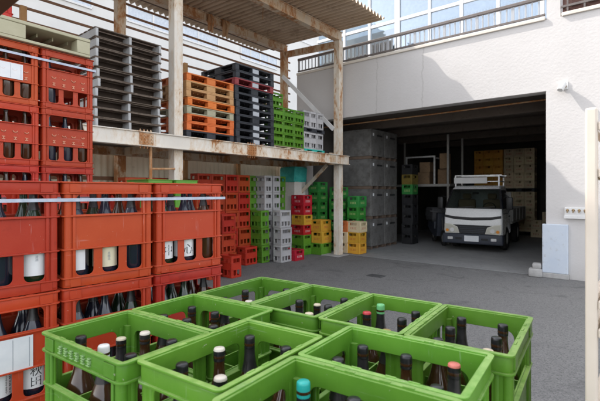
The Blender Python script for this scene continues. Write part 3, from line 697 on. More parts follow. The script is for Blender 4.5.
# front shelf beam (I section) and rear one, with splice plates
def ibeam(a, z0, z1, n0, n1, mat, name, depth=.15):
    b = MB(); b.box(a - depth / 2, a + depth / 2, n0, n1, z0, z0 + .014); b.box(a - depth / 2, a + depth / 2, n0, n1, z1 - .014, z1); b.box(a - .006 + depth * .25, a + .006 + depth * .25, n0, n1, z0 + .0142, z1 - .0142)
    return b.build(name, mat, SH)
fb = ibeam(AF + .165, 2.375, 2.605, -10.3, .0, 'steel_white', 'shelf_beam', .15)
ibeam(ABK + .17, 2.375, 2.60, -10.3, .0, 'steel_rusty', 'shelf_beam')
for n in (-5.85, -3.55, -.75, -8.2):
    s = MB(); ax = AF + .165 + .15 * .25 + .0065
    s.box(ax, ax + .012, n - .12, n + .12, 2.40, 2.58); 
    for k in range(4):
        for z in (2.44, 2.49, 2.54):
            y = n - .09 + k * .06; s.lathe([(0, .0), (.013, 0), (.013, .012), (0, .012)], 6, Matrix.Translation((ax + .012, y, z)) @ Matrix.Rotation(R(90), 4, 'Y'))
    for k in range(4):
        y = n - .09 + k * .06
        for dz, z in ((1, 2.6055), (-1, 2.374)): s.lathe([(0, 0), (.015, 0), (.015, .02), (.008, .02), (.008, .035), (0, .035)], 6, Matrix.Translation((AF + .19, y, z)) @ (Matrix.Identity(4) if dz > 0 else Matrix.Rotation(math.pi, 4, 'X')))
    s.build('splice_plate', 'steel_rusty', fb, 40)
for n in NP + [-2.7, -7.6]:
    c = MB(); c.box(ABK + .25, AF + .085, n - .04, n + .04, 2.385, 2.53); c.build('cross_beam', 'steel_rusty', SH)
d = MB(); d.box(ABK + .1, AF + .08, -10.3, .0, 2.535, 2.612); d.build('deck', 'deck', SH)
# roof frame
fr = ibeam(AF, ZR, ZR + .24, -13.6, -.1, 'steel_rusty', 'roof_beam', .16)
ibeam(ABK, ZR + .1, ZR + .30, -13.6, -.1, 'steel_rusty', 'roof_beam', .16)
for n in NP:
    c = MB(); c.bar((ABK + .09, n, ZR + .02), (AF - .09, n, ZR - .07), .1, .16); c.build('tie_beam', 'steel_rusty', SH)
for a, z in ((ABK - .45, ZR + .315),):
    c = MB(); c.box(a - .03, a + .03, -10.4, -.12, z - .05, z); c.build('purlin', 'dark_beam', SH)
def corr(a0, z0, a1, z1, n0, n1, pitch=.15, amp=.05):
    b = MB(); t = b.bm; rows = []
    k = int((n1 - n0) / pitch * 8)
    for i in range(k + 1):
        n = n0 + (n1 - n0) * i / k; h = amp * math.cos(2 * math.pi * n / pitch)
        rows.append([t.verts.new((a0, n, z0 + h)), t.verts.new((a1, n, z1 + h)), t.verts.new((a1, n, z1 + h + .003)), t.verts.new((a0, n, z0 + h + .003))])
    for p, q in zip(rows, rows[1:]):
        for j in range(4): t.faces.new((p[j], p[(j + 1) % 4], q[(j + 1) % 4], q[j]))
    t.faces.new(rows[0]); t.faces.new(rows[-1][::-1]); bmesh.ops.recalc_face_normals(t, faces=t.faces)
    return b
corr(-2.9, ZR + .36, 1.23, ZR + .262, -7.5, -.12).build('roof_sheet', 'roof', SH, 50)
corr(-2.9, ZR + .36, 2.1, ZR + .245, -13.6, -7.49).build('roof_sheet', 'roof', SH, 50)  # extra width out of view, added to shade the green crates
# brace and light-streak bar of the end frame, conduit and brackets
MB().bar((ABK + .07, -.33, 4.98), (AF - .06, -.33, 3.30), .05, .10).build('brace_streak', 'smooth_white', SH)  # white bar drawn for the diagonal streak of light on the wall
MB().bar((AF - .25, -.35, 2.37), (ABK + .1, -.35, 1.1), .05, .08).build('brace_streak', 'steel_white', SH)
c = MB(); c.tube([(AF + .12, -5.72, .02), (AF + .12, -5.72, 2.37)], .025, 10); c.tube([(AF + .12, -5.72, 2.03), (AF + .1, -5.26, 2.05)], .02, 10)
c.build('conduit', 'rust', SH, 40)
c = MB(); c.bar((ABK + .06, -5.17, 5.55), (ABK + .5, -5.17, 5.80), .06, .09); c.bar((AF - .06, -5.17, 5.35), (AF - .5, -5.17, 5.72), .06, .09); c.build('knee_brace', 'rust', SH)
for n in (-3.0, -2.55):
    c = MB(); c.box(ABK + .09, ABK + .15, n - .05, n + .05, ZR - .12, ZR + .26, .008); c.tube([(ABK + .16, n, ZR + .25), (ABK + .22, n + .03, ZR + .12), (ABK + .17, n + .02, ZR - .18)], .022, 8); c.build('bracket', 'rust', SH, 40)
c = MB(); c.tube([(AF - .5, -2.5, ZR + .24), (AF - .52, -2.5, ZR - .02)], .008, 6); c.build('hook', 'wood_post', SH)
# slatted screen on studs behind the shelf
sc_ = empty('slatted_screen', F(-2.12, 0, 0), TH); tag(sc_, 'screen of brown horizontal rails on timber studs behind the storage rack', 'fence')
for n in (-1.85, -3.51, -6.83, -8.5):
    MB().box(-.035, .035, n - .05, n + .05, .001, 4.6 + .4 * random.random(), .005).build('stud', 'wood_post', sc_)
for k in range(14):
    z = 2.72 + k * .235
    MB().box(-.065, -.037, -10.4, .3, z, z + .045, .004).build('rail', 'slat', sc_)
cs = MB(); k = 0; t = cs.bm; rows = []
for i in range(561):
    n = -10.4 + i * .02; h = .014 * math.cos(2 * math.pi * n / .13)
    rows.append([t.verts.new((-.11 + h, n, z)) for z in (.02, 2.5)] + [t.verts.new((-.113 + h, n, z)) for z in (2.5, .02)])
for p, q in zip(rows, rows[1:]):
    for j in range(4): t.faces.new((p[j], p[(j + 1) % 4], q[(j + 1) % 4], q[j]))
bmesh.ops.recalc_face_normals(t, faces=t.faces)
cs.build('sheet_panel', 'cream_sheet', sc_, 50)
MB().box(-.095, -.037, -10.4, .3, 1.90, 1.97).build('rail', 'slat', sc_)
# near eave beam, top left corner
eb = empty('timber_beam', (-1.82, 2.04, 0), math.atan2(-.64, .77)); tag(eb, 'dark brown timber beam close overhead in the top left corner', 'timber beam')
MB().box(-.10, 2.0, -.10, 0, 2.18, 2.30, .008).build('beam', 'dark_beam', eb)
MB().box(-.07, .02, -.095, -.005, .001, 2.179, .006).build('post', 'dark_beam', eb)

# ================================================================== UPPER SHELF
ZS = 2.615
wb, wsx, wgx, whx = wood_pallet_parts()
for i in range(10):
    o = place('slatted_pallet', wb, None, F(-.62 + random.uniform(-.02, .02), -6.0 + random.uniform(-.02, .02), ZS + i * .1485), TH + math.pi / 2 + random.uniform(-.012, .012))
    od = ['lowest', 'second lowest', 'third lowest', 'fourth lowest', 'fifth lowest', 'fifth highest', 'fourth highest', 'third highest', 'second highest', 'topmost'][i]
    tag(o, 'dark slatted pallet with pale stringers, %s in the left shelf stack' % od, 'pallet', 'dark slatted pallets on the shelf')
    place('stringer', wsx, o); place('gap_filler', wgx, o); place('gap_filler', whx, o)
pallet_stack(['p_black', 'p_orange', 'p_orange', 'p_khaki', 'p_orange', 'p_tan', 'p_tan', 'p_orange'], -.62, -4.40, ZS, 'the orange stack behind the front post', 'pallets on the orange stack')
pallet_stack(['p_black'] * 8 + ['p_maroon'] + ['p_black'] * 2, -.62, -3.25, ZS, 'the tall black shelf stack', 'pallets on the black stack', sticker=True)
# pale pallet under the shelf crates
gsb = MB()
for k in range(3): gsb.box(-.55 + k * .5, -.45 + k * .5, -.2, .2, 0, .07)
gsb.box(-.6, .6, -.2, .2, .0705, .088); o = gsb.build('wooden_pallet', 'p_pale'); o.location = F(-.42, -2.02, ZS); o.rotation_euler = (0, 0, TH + math.pi / 2)
tag(o, 'pale wooden pallet board under the green shelf crates', 'pallet')
g = 'green crates on the shelf'
stack('tall', ['green'] * 4, -.21, -2.40, ZS + .09, 'the tallest green column on the shelf', g, 'long', .69)
stack('tall', ['green'] * 3, -.21, -2.02, ZS + .09, 'the middle green column on the shelf', g, 'long', .69)
stack('tall', ['green'] * 3, -.21, -1.65, ZS + .09, 'the right green column on the shelf', g, 'long', .69)
tp = place('plastic_pallet', cached('teal_p', lambda: plastic_pallet('teal_c', .82, .6, .1)), None, F(-.50, -1.05, ZS), TH + math.pi / 2); tag(tp, 'thin teal pallet under the grey crates at the right end of the shelf', 'pallet')
bp = None
for k, n in enumerate((-1.32, -1.05, -.78)):
    wd = ['left', 'middle', 'right'][k]
    stack('tall', ['grey'], -.22, n, ZS + .1005, 'in the %s place of the lower row on the teal shelf pallet' % wd, 'grey crates on the shelf', 'short', .98)
    stack('tall', ['grey'], -.22, n, ZS + .62, 'in the %s place of the upper row above the black shelf spacer' % wd, 'grey crates on the shelf', 'short', .98)
bp = place('plastic_pallet', cached('blk_p', lambda: plastic_pallet('p_black', .84, .62, .1)), None, F(-.52, -1.05, ZS + .518), TH + math.pi / 2); tag(bp, 'thin black spacer pallet between the two layers of grey shelf crates', 'pallet')

# ================================================================== CRATES UNDER THE RACK
g = 'red crates under the rack'
for n, wd in ((-2.58, 'right'), (-2.97, 'inner right'), (-3.36, 'inner left'), (-3.75, 'left')):
    stack('tall', ['red'] * 5, -1.10, n, .002, 'the %s tall red column under the rack' % wd, g, 'long', .965)
stack('tall', ['red'], -.80, -2.655, .002, 'standing alone before the tall red columns', g, 'long', .95)
stack('tall', ['red'] * 3, -.42, -3.66, .002, 'the red stack before the tall red columns', g, 'long', .95)
stack('tall', ['red'], .05, -3.88, .002, 'standing alone nearest the yard beside the rack', g, 'short', 1.0)
stack('tall', ['red', 'red', 'green'], -.15, -4.25, .002, 'the mixed stack at the left rack edge', g, 'short', .95)
stack('tall', ['red'] * 4, -.35, -5.75, .15, 'the red stack behind the rusty conduit', g, 'long', 1.03)
stack('tall', ['red'] * 4, -.35, -5.35, .15, 'the red stack behind the white front post', g, 'long', 1.03)
rp = place('plastic_pallet', cached('pp_k', lambda: plastic_pallet('p_khaki', 1.1, .8, .145)), None, F(-.6, -5.55, .001), TH + math.pi / 2); tag(rp, 'khaki pallet on the ground under the red stacks behind the front post', 'pallet')
g = 'green crates under the rack'
stack('tall', ['green'] * 3, -.74, -2.25, .002, 'the three high green stack under the rack', g, 'short', .96)
stack('tall', ['green'] * 5, -1.16, -2.22, .002, 'the five high green stack behind it', g, 'short', .965)
stack('tall', ['green'] * 5, -.98, -1.40, .002, 'the green stack right of the grey columns', g, 'short', .965)
g = 'grey crates under the rack'
stack('tall', ['grey'] * 3, -.42, -1.88, .002, 'the front three high grey stack', g, 'long', .96)
stack('tall', ['grey'] * 5, -.86, -2.02, .002, 'the left tall grey column', g, 'short', .965, jitter=.004)
stack('tall', ['grey'] * 5, -.86, -1.72, .002, 'the right tall grey column', g, 'short', .965, jitter=.004)
stack('beer', ['cola'], -.32, -1.50, .002, 'alone on the ground beside the grey crates', 'bright red crates under the rack', 'short', .85)
g = 'mixed crates beside the rack end post'
stack('beer', ['green', 'green', 'cola', 'yellow', 'cola', 'cola'], -.75, -.63, .002, 'the multicoloured stack behind the rack end', g, 'short', .86)
stack('beer', ['green', 'yellow', 'yellow'], -.40, -.28, .002, 'the yellow topped stack left of the end post', g, 'long', 1.0)
stack('beer', ['green_dark'] * 7, -.88, .24, .02, 'the tall deep green stack inside the opening', g, 'long', .9)
stack('beer', ['green_dark'] * 6, -.44, .62, .02, 'the deep green stack behind the yellow crates', g, 'long', .97)
stack('beer', ['green_dark'] * 5, .04, .82, .02, 'the deep green stack right of the end post', g, 'long', 1.0)
stack('beer', ['yellow', 'yellow', 'beige'], .36, .34, .02, 'the yellow and beige stack right of the end post', g, 'short', .93)
stack('beer', ['beige', 'beige', 'orange_c'], -.01, .33, .02, 'the orange topped stack right of the end post', g, 'short', .92)
tw = empty('storage_box', F(-1.43, -.42, 0), TH); tag(tw, 'tall white boxes with teal tarpaulin on top in the corner behind the rack', 'box')
MB().box(-.24, .24, -.25, .25, .002, 1.05, .01).box(-.23, .25, -.24, .24, 1.052, 1.95, .02).build('box_body', 'white_sack', tw)
t = MB(); t.box(-.26, .27, -.27, .26, 1.953, 2.33, .03, 2)
for v in t.bm.verts: v.co += Vector((random.uniform(-.02, .02), random.uniform(-.02, .02), random.uniform(-.03, .03)))
t.build('tarp', 'tarp_teal', tw)
# crates just behind the near red wall, seen as a strip of green rim
stack('tall', ['green'] * 4, 2.72, -7.25, .075, 'the green stack behind the near red wall, left', 'green crates behind the near red wall', 'short')
stack('tall', ['green'] * 4, 2.72, -6.97, .075, 'the green stack behind the near red wall, right', 'green crates behind the near red wall', 'short')
o = place('plastic_pallet', cached('pp_k2', lambda: plastic_pallet('p_khaki', .7, .5, .074)), None, F(2.5, -7.1, .001), TH + math.pi / 2); tag(o, 'low khaki pallet under the green stacks behind the near red wall', 'pallet')

# ================================================================== NEAR RED CRATE WALL
RO = Vector((-.93, 1.66, 0)); RD = Vector((.672, .741, 0)).normalized(); RI = Vector((-RD.y, RD.x, 0)); RTH = math.atan2(RD.y, RD.x)
# text sheets: front face of a crate is local -Y
def sheet(parent, x0, x1, z0, z1, lines=0, mat='paper'):
    s = MB().box(x0, x1, -CW / 2 + .006, -CW / 2 + .0072, z0, z1).build('paper_label', mat, parent)
    if lines:
        t = MB()
        for k in range(lines):
            xx = x0 + .012 + k * (x1 - x0 - .024) / max(1, lines - 1)
            t.box(xx - .0006, xx + .0006, -CW / 2 + .0052, -CW / 2 + .0059, z0 + .006, z1 - .006)
        t.build('ruled_lines', 'grey_ink', s)
    return s
colname = ['left', 'middle', 'right']
labels_R = {}
gl = ['brown_glass', 'blue_glass', 'blue_glass']
caps = ['cap_black', 'cap_black', 'cap_black', 'cap_white', 'cap_gold']
for ci in range(3):
    s0 = -.393 + ci * .393 + .1965
    for row in range(2):
        for lev in range(4):
            p = RO + RD * (s0 + random.uniform(-.001, .001)) + RI * (CW / 2 + row * .276) + Vector((0, 0, .001 + lev * .4255))
            rz = RTH + random.uniform(-.004, .004)
            rname = 'near red wall' if row == 0 else 'near red wall, behind'
            c = crate('tall', 'red', p, rz, 'faded red bottle crate, %s layer, %s column of the %s' % (LEV[4][lev], colname[ci], rname), 'crates of the near red wall')
            if row == 0 and lev >= 2:
                M = Matrix.Translation(p) @ Matrix.Rotation(rz, 4, 'Z')
                for j in range(2):
                    for i in range(3):
                        q = M @ Vector(((i - 1) * .118, -.062 + j * .124, .009))
                        lab = txt = None
                        if j == 0:
                            key = (ci, lev, i)
                            lab = {(0, 3, 2): 'paper', (1, 3, 0): 'paper', (1, 3, 1): 'cream_paper', (2, 3, 0): 'paper', (2, 3, 1): 'paper', (0, 2, 1): 'paper', (0, 2, 2): 'paper'}.get(key)
                            txt = {(2, 3, 0): ('中', .055, 'ink', .092, False), (2, 3, 1): ('心', .055, 'ink', .088, False), (0, 2, 2): ('秋田', .042, 'ink', .098, True),
                                   (1, 3, 1): ('本醸造', .013, 'grey_ink', .10, True), (0, 3, 2): ('清酒', .012, 'grey_ink', .12, True)}.get(key)
                        gls = 'green_glass' if (ci + i + lev) % 3 == 2 and lab != 'cream_paper' else random.choice(gl)
                        cp = random.choice(caps)
                        bottle(q, rz + (random.uniform(-3, 3) if not txt else (.12 if key == (2, 3, 0) else -.05)), gls, cp,
                               '%s capped bottle, %s %s in the %s layer %s crate of the near red wall' % (cp[4:], ('front', 'back')[j], ('left', 'middle', 'right')[i], LEV[4][lev].replace('second highest', 'second'), colname[ci]),
                               'bottles in the near red wall', lab, txt, foil=(i + j) % 2 == 0)
            if row == 0 and lev == 2 and ci == 0: sheet(c, -.19 + .055, .10, .155, .275, 5)
            if row == 0 and lev == 3 and ci == 1:
                pass
    # far upper stack follows below
def strap(name, pts, z, h, label):
    m = MB(); t = m.bm; k = len(pts); vs = []
    for p in pts: vs.append((t.verts.new((p.x, p.y, z)), t.verts.new((p.x, p.y, z + h))))
    for i in range(k):
        a, b = vs[i], vs[(i + 1) % k]; t.faces.new((a[0], b[0], b[1], a[1]))
    o = m.build(name, 'strap'); sm = o.modifiers.new('thick', 'SOLIDIFY'); sm.thickness = .0015; sm.offset = 1
    tag(o, label, 'strap'); return o
e = .004
strap('packing_strap', [RO - RD * (.393 + e) - RI * e, RO + RD * (.786 + e) - RI * e, RO + RD * (.786 + e) + RI * (.552 + e), RO - RD * (.393 + e) + RI * (.552 + e)], 1.622, .013, 'pale blue strap drawn around the top layer of the near red wall')

# ================================================================== UPPER RED STACK ON PALLET
UO = Vector((-1.625, 3.37, 0)); UD = Vector((.605, .796, 0)).normalized(); UI = Vector((-UD.y, UD.x, 0)); UTH = math.atan2(UD.y, UD.x)
pm = cached('upp', lambda: plastic_pallet('p_khaki', 1.1, 1.1, .145))
o = place('plastic_pallet', pm, None, UO - UD * .52 + UI * .54 + Vector((0, 0, .001)), UTH); tag(o, 'khaki pallet on the ground under the tall red stack at left', 'pallet', 'khaki pallets of the tall red stack')
marks = None
for ci, s0 in enumerate((-.1965, -.5895, -.9825)):
    for row in range(2):
        for lev in range(6):
            p = UO + UD * (s0 + random.uniform(-.003, .003)) + UI * (CW / 2 + row * .276) + Vector((0, 0, .147 + lev * .4255)); rz = UTH + random.uniform(-.008, .008)
            c = crate('tall', 'red', p, rz, 'faded red bottle crate, %s of the %s column, %s row, tall left stack' % (LEV[6][lev], ('right', 'middle', 'left')[ci], ('front', 'back')[row]), 'crates of the tall left stack')
            if row == 0 and lev >= 3:
                if lev in (4, 3, 5) and ci < 2:
                    if 'emb' not in _cache:
                        t = MB()
                        for r_ in range(2):
                            for k in range(4):
                                x = -.105 + k * .07; z = .235 - r_ * .052
                                if r_ == 0:
                                    pts = [(x + .014 * math.cos(R(a)), -CW / 2 + .0085, z + .012 * math.sin(R(a))) for a in range(180 + 20 * (k % 2), 361, 30)]
                                    t.tube(pts, .0028, 5)
                                else:
                                    t.box(x - .010, x + .010, -CW / 2 + .0075, -CW / 2 + .0098, z - .012, z - .007); t.box(x - .010, x + .010, -CW / 2 + .0075, -CW / 2 + .0098, z + .004, z + .009); t.box(x - .003, x + .003, -CW / 2 + .0076, -CW / 2 + .0097, z - .0068, z + .0038)
                        _cache['emb'] = t.data('embossed_marks', 'mark')
                    place('embossed_marks', _cache['emb'], c)
                if lev == 5 and ci == 1: sheet(c, -.13, .085, .165, .272, 4)
                if ci < 2:
                    M = Matrix.Translation(p) @ Matrix.Rotation(rz, 4, 'Z')
                    for i in range(3):
                        if random.random() < .2 and lev == 5: continue
                        cp = random.choice(caps)
                        bottle(M @ Vector(((i - 1) * .118, -.062, .009)), rz, random.choice(gl), cp, '%s capped dark bottle, %s in the %s crate, %s column, tall left stack' % (cp[4:], ('left', 'middle', 'right')[i], LEV[6][lev], ('right', 'middle')[ci]), 'bottles in the tall left stack', foil=False)
zt = .147 + 6 * .4255 + .002
o = place('plastic_pallet', pm, None, UO - UD * .60 + UI * .52 + Vector((0, 0, zt)), UTH); tag(o, 'khaki plastic pallet lying on top of the tall red stack', 'pallet', 'khaki pallets of the tall red stack')
for k, s0 in enumerate((-.75, -1.15)):
    crate('tall', 'red', UO + UD * s0 + UI * .15 + Vector((0, 0, zt + .147)), UTH, 'faded red crate on the khaki pallet, %s of the two up there' % ('right one', 'left one')[k], 'crates of the tall left stack')
strap('packing_strap', [UO + UD * e - UI * e, UO + UD * e + UI * (.552 + e), UO - UD * (1.18 + e) + UI * (.552 + e), UO - UD * (1.18 + e) - UI * e], zt - .095, .016, 'pale strap around the top layer of the tall red stack')

# ================================================================== NEAR GREEN CRATES WITH BOTTLES
u = Vector((.574, .819, 0)).normalized(); v = Vector((u.y, -u.x, 0)); GA = Vector((-.176, 1.697, 0))
UANG = math.atan2(u.y, u.x); VANG = math.atan2(v.y, v.x)
spec = [  # name, v, u, long axis ('u' or 'v'), cap map, missing
    ('back row far left', 0.0, 0.0, 'u', 'wkk kk.'), ('back row second', .274, 0.0, 'u', 'ckk wkc'), ('back row third', .548, 0.0, 'u', 'gkk krG'), ('back row far right', .822, 0.0, 'u', 'ckk kkk'),
    ('left rear', .057, -.333, 'v', 'kkk kk.'), ('left front', .057, -.608, 'v', 'kWk cwk'), ('centre', .385, -.515, 'u', 'wck kwk'),
    ('right rear', .725, -.333, 'v', 'kck kkp'), ('right front', .725, -.608, 'v', 'kkk tkc')]
MAT['cap_ivory'] = simple('ivory_bottle_cap', (.78, .77, .74), .4)
capm = {'W': 'cap_ivory', 'w': 'cap_white', 'k': 'cap_black', 'c': 'cap_cream', 'g': 'cap_gold', 'G': 'cap_green', 'r': 'cap_red', 't': 'cap_teal', 'p': 'cap_pink'}
capw = {'W': 'all ivory', 'w': 'white', 'k': 'black', 'c': 'cream', 'g': 'gold', 'G': 'light green', 'r': 'red', 't': 'teal', 'p': 'pinkish red'}
for name, dv, du, ax, cm in spec:
    base = GA + v * dv + u * du
    rz = (UANG if ax == 'u' else VANG) + random.uniform(-.008, .008)
    for lev in range(3):
        p = base + Vector((0, 0, .001 + lev * .4255))
        if lev < 2:
            crate('tall', 'green', p, rz, 'green bottle crate in the %s layer beneath the %s open crate' % (('bottom', 'middle')[lev], name), 'supporting green crates')
            continue
        c = crate('tall', 'green', p, rz, 'open green crate of brown bottles, %s of the near group' % name, 'open green crates in the foreground', None, True)
        if name == 'left front':
            t = MB()
            for k in range(6):
                x = -.085 + k * .028; f0, f1 = -CW / 2 - .0006, -CW / 2 + .0062
                for q, (z, wd) in enumerate(((.037, .015), (.031, .011), (.025, .016), (.019, .012))):
                    sh = ((k * 7 + q * 3) % 5 - 2) * .0012; t.box(x - wd / 2 + sh, x + wd / 2 + sh, f0, f1, CH - z - .0011, CH - z + .0011)
                t.box(x - .001, x + .001, f0 + .0001, f1, CH - .0358, CH - .0202)
                if k % 2: t.box(x + .005, x + .0068, f0 + .0001, f1, CH - .0298, CH - .0262)
            t.build('printed_marks', 'mark_green', c)
        M = Matrix.Translation(p) @ Matrix.Rotation(rz, 4, 'Z')
        cm2 = cm.split(' ')
        for j in range(2):
            for i in range(3):
                ch = cm2[j][i]
                if ch == '.': continue
                x, y = (i - 1) * .118, -.062 + j * .124
                q = M @ Vector((x + random.uniform(-.003, .003), y + random.uniform(-.003, .003), .0095))
                where = (('near', 'middle', 'far')[i] + (' right' if j == 0 else ' left')) if ax == 'u' else (('left', 'middle', 'right')[i] + (' front' if j == 0 else ' rear'))
                short = ch in 'wc' and (i + j) % 2 == 1
                bottle(q, random.uniform(0, 6.28), 'brown_glass', capm[ch], 'brown bottle with %s cap, %s in the %s green crate' % (capw[ch], where, name), 'bottles in the open green crates',
                       random.choice([None, 'paper', 'cream_paper']), None, foil=random.random() < .65, sc=.90 if short else random.choice((.985, 1.0, 1.0)))

# ================================================================== GARAGE CONTENTS
def steel_box(a1, n0, z, label):
    W_, D_, H_ = 1.15, .80, .865
    e0 = empty('storage_bin', F(a1 - W_ / 2, n0 + D_ / 2, z), TH); tag(e0, label, 'storage bin', 'grey storage bins stacked in the garage')
    b = MB(); b.box(-W_ / 2, W_ / 2, -D_ / 2, D_ / 2, .085, H_ - .002, .012, 2)
    b.box(-W_ / 2 - .006, W_ / 2 + .006, -D_ / 2 - .006, D_ / 2 + .006, H_ - .05, H_ - .003, .006); b.box(-W_ / 2 - .005, W_ / 2 + .005, -D_ / 2 - .005, D_ / 2 + .005, .084, .13, .006)
    b.build('bin_body', 'box_grey', e0)
    r = MB()
    for y in (-D_ / 2 + .06, 0, D_ / 2 - .06): r.box(-W_ / 2 + .01, W_ / 2 - .01, y - .045, y + .045, .002, .083)
    r.build('runner', 'box_wood', e0)
    MB().box(W_ / 2 + .0005, W_ / 2 + .004, -D_ / 2 + .10, -D_ / 2 + .17, H_ - .2, H_ - .12).build('tag_plate', 'paper', e0)
    MB().box(W_ / 2 + .0005, W_ / 2 + .003, -.06, .26, H_ - .20, H_ - .15).build('stencil_mark', 'black_c', e0)
for k, n0 in enumerate((1.22, 2.04)):
    for lev in range(4):
        steel_box(.09, n0, .013 + lev * .868, 'big grey storage bin, %s of the %s stack in the garage' % (LEV[4][lev], ('front', 'rear')[k]))
blk = ['black_c'] * 5 + ['green_dark', 'olive', 'black_c']
stack('beer', blk, .50, 3.30, .013, 'the dark stack beside the grey bins', 'crates of the dark garage stack', 'long', 1.03)
# mezzanine rack
mz = empty('mezzanine_rack', F(.0, 4.1, 0), TH); tag(mz, 'pale steel mezzanine rack with a cage frame at the back left of the garage', 'rack')
MB().box(-.9, 1.35, -.1, 1.4, 1.84, 1.92).build('shelf', 'bed_grey', mz)
for x in (-.85, 1.28):
    for y in (-.06, 1.3): MB().box(x - .03, x + .03, y - .03, y + .03, .013, 3.5).build('post', 'bed_grey', mz)
f = MB(); f.box(-.18, -.13, -.06, -.01, 1.921, 2.80); f.box(.80, .85, -.06, -.01, 1.921, 2.80); f.box(-.18, .85, -.0605, -.0095, 2.801, 2.85); f.box(.80, .85, -.01, 1.0, 2.76, 2.80)
f.build('cage_frame', 'alu', mz)
for k, (x, y, z, w_, h_) in enumerate(((.35, .35, 1.922, .4, .40), (.40, .35, 2.325, .36, .34), (.95, .5, 1.922, .3, .5), (1.05, .3, 2.425, .25, .5))):
    b = MB(); b.box(-w_ / 2, w_ / 2, -.2, .2, 0, h_ - .002, .008); b.box(-w_ / 2 - .001, w_ / 2 + .001, -.03, .03, h_ * .5, h_ * .5 + .02)
    o = b.build('cardboard_box', 'cardboard'); o.location = F(0 + x, 4.1 + y, z); o.rotation_euler = (0, 0, TH + random.uniform(-.1, .1))
    tag(o, ('wide brown carton on the mezzanine floor behind the cage', 'brown carton on top of the wide carton on the mezzanine', 'narrow brown carton right of the mezzanine cage', 'smallest upright carton atop the narrow mezzanine carton')[k], 'carton')
# covered scooter below the mezzanine
sk = empty('parked_scooter', F(1.02, 3.9, .013), TH + R(35)); tag(sk, 'dark parked scooter half under a grey cover left of the truck', 'scooter')
for y in (-.6, .6):
    wh = MB().lathe([(.12, -.03), (.2, -.045), (.235, -.03), (.235, .03), (.2, .045), (.12, .03)], 22, Matrix.Translation((0, y, .236)) @ Matrix.Rotation(R(90), 4, 'Y')).build('wheel', 'tyre', sk, 40)
    MB().lathe([(0, -.035), (.122, -.025), (.122, .025), (0, .035)], 16, Matrix.Translation((0, y, .236)) @ Matrix.Rotation(R(90), 4, 'Y')).build('hub', 'alu', wh, 40)
b = MB()
prof = [(-.42, .52), (-.36, .30), (.0, .26), (.35, .34), (.86, .50), (.80, .66), (.60, .74), (.05, .76), (-.02, .46), (-.22, .44), (-.34, .98), (-.46, .96)]
b.panel(prof, [], .30, Matrix(((0, 0, 1, 0), (1, 0, 0, 0), (0, 1, 0, 0), (0, 0, 0, 1))), .03, 2); b.build('body', 'truck_dark', sk, 40)
b = MB(); b.tube([(-.34, -.34, 1.05), (-.1, -.42, 1.02), (.1, -.42, 1.02), (.34, -.34, 1.05)], .018, 8); b.tube([(0, -.42, 1.0), (0, -.6, .3)], .03, 8); b.build('handlebar', 'iron', sk, 40)
b = MB(); b.panel(rr(-.05, .74, .9, 1.10, .14, 5), [], .42, Matrix(((0, 0, 1, 0), (1, 0, 0, 0), (0, 1, 0, 0), (0, 0, 0, 1))), .05, 2)
for vv in b.bm.verts: vv.co += Vector((random.uniform(-.015, .015), random.uniform(-.02, .02), random.uniform(-.02, .02)))
b.build('cover', 'tarp_grey', sk, 60)

# yellow and beige stacks at the back
def wallstack(color, a0, n, cols_, rows_, z0, where, group):
    for c in range(cols_):
        for r_ in range(rows_):
            od = LEV[rows_][r_]
            crate('beer', color, F(a0 + .18 + c * .3625 + random.uniform(-.004, .004), n + BL / 2 + random.uniform(-.01, .01), z0 + r_ * .3055), TH + math.pi / 2 + random.uniform(-.01, .01),
                  '%s crate, %s row, %s column of the %s' % (CN[color], od, {3: ('left', 'centre', 'right'), 2: ('left', 'right')}[cols_][c], where), group)
def garage_pallet(a, n, z, label):
    o = place('plastic_pallet', cached('gp', lambda: plastic_pallet('p_black', 1.08, .9, .13)), None, F(a, n, z), TH); tag(o, label, 'pallet')
garage_pallet(1.26, 9.0, .013, 'black pallet on the floor under the amber crate wall')
wallstack('amber', .715, 8.55, 3, 5, .145, 'lower amber crate wall', 'amber crates in the garage')
garage_pallet(1.26, 9.0, 1.675, 'black pallet between the two amber crate walls')
wallstack('amber', .715, 8.55, 3, 5, 1.807, 'upper amber crate wall', 'amber crates in the garage')
garage_pallet(2.38, 9.0, .013, 'black pallet on the floor under the beige crate wall')
wallstack('beige', 1.84, 8.55, 3, 5, .145, 'lower beige crate wall', 'beige crates in the garage')
garage_pallet(2.38, 9.0, 1.675, 'black pallet between the two beige crate walls')
wallstack('beige', 1.84, 8.55, 3, 5, 1.807, 'upper beige crate wall', 'beige crates in the garage')
for k, (a, n, col_n) in enumerate(((3.09, 8.1, 2), (3.46, 8.12, 3), (3.83, 8.1, 3))):
    for r_ in range(col_n):
        crate('beer', 'beige', F(a, n, .013 + r_ * .3055), TH + math.pi / 2, 'beige crate, %s of the %s low stack at the right garage wall' % (LEV[col_n][r_], ('left', 'middle', 'right')[k]), 'low beige stacks by the right garage wall')

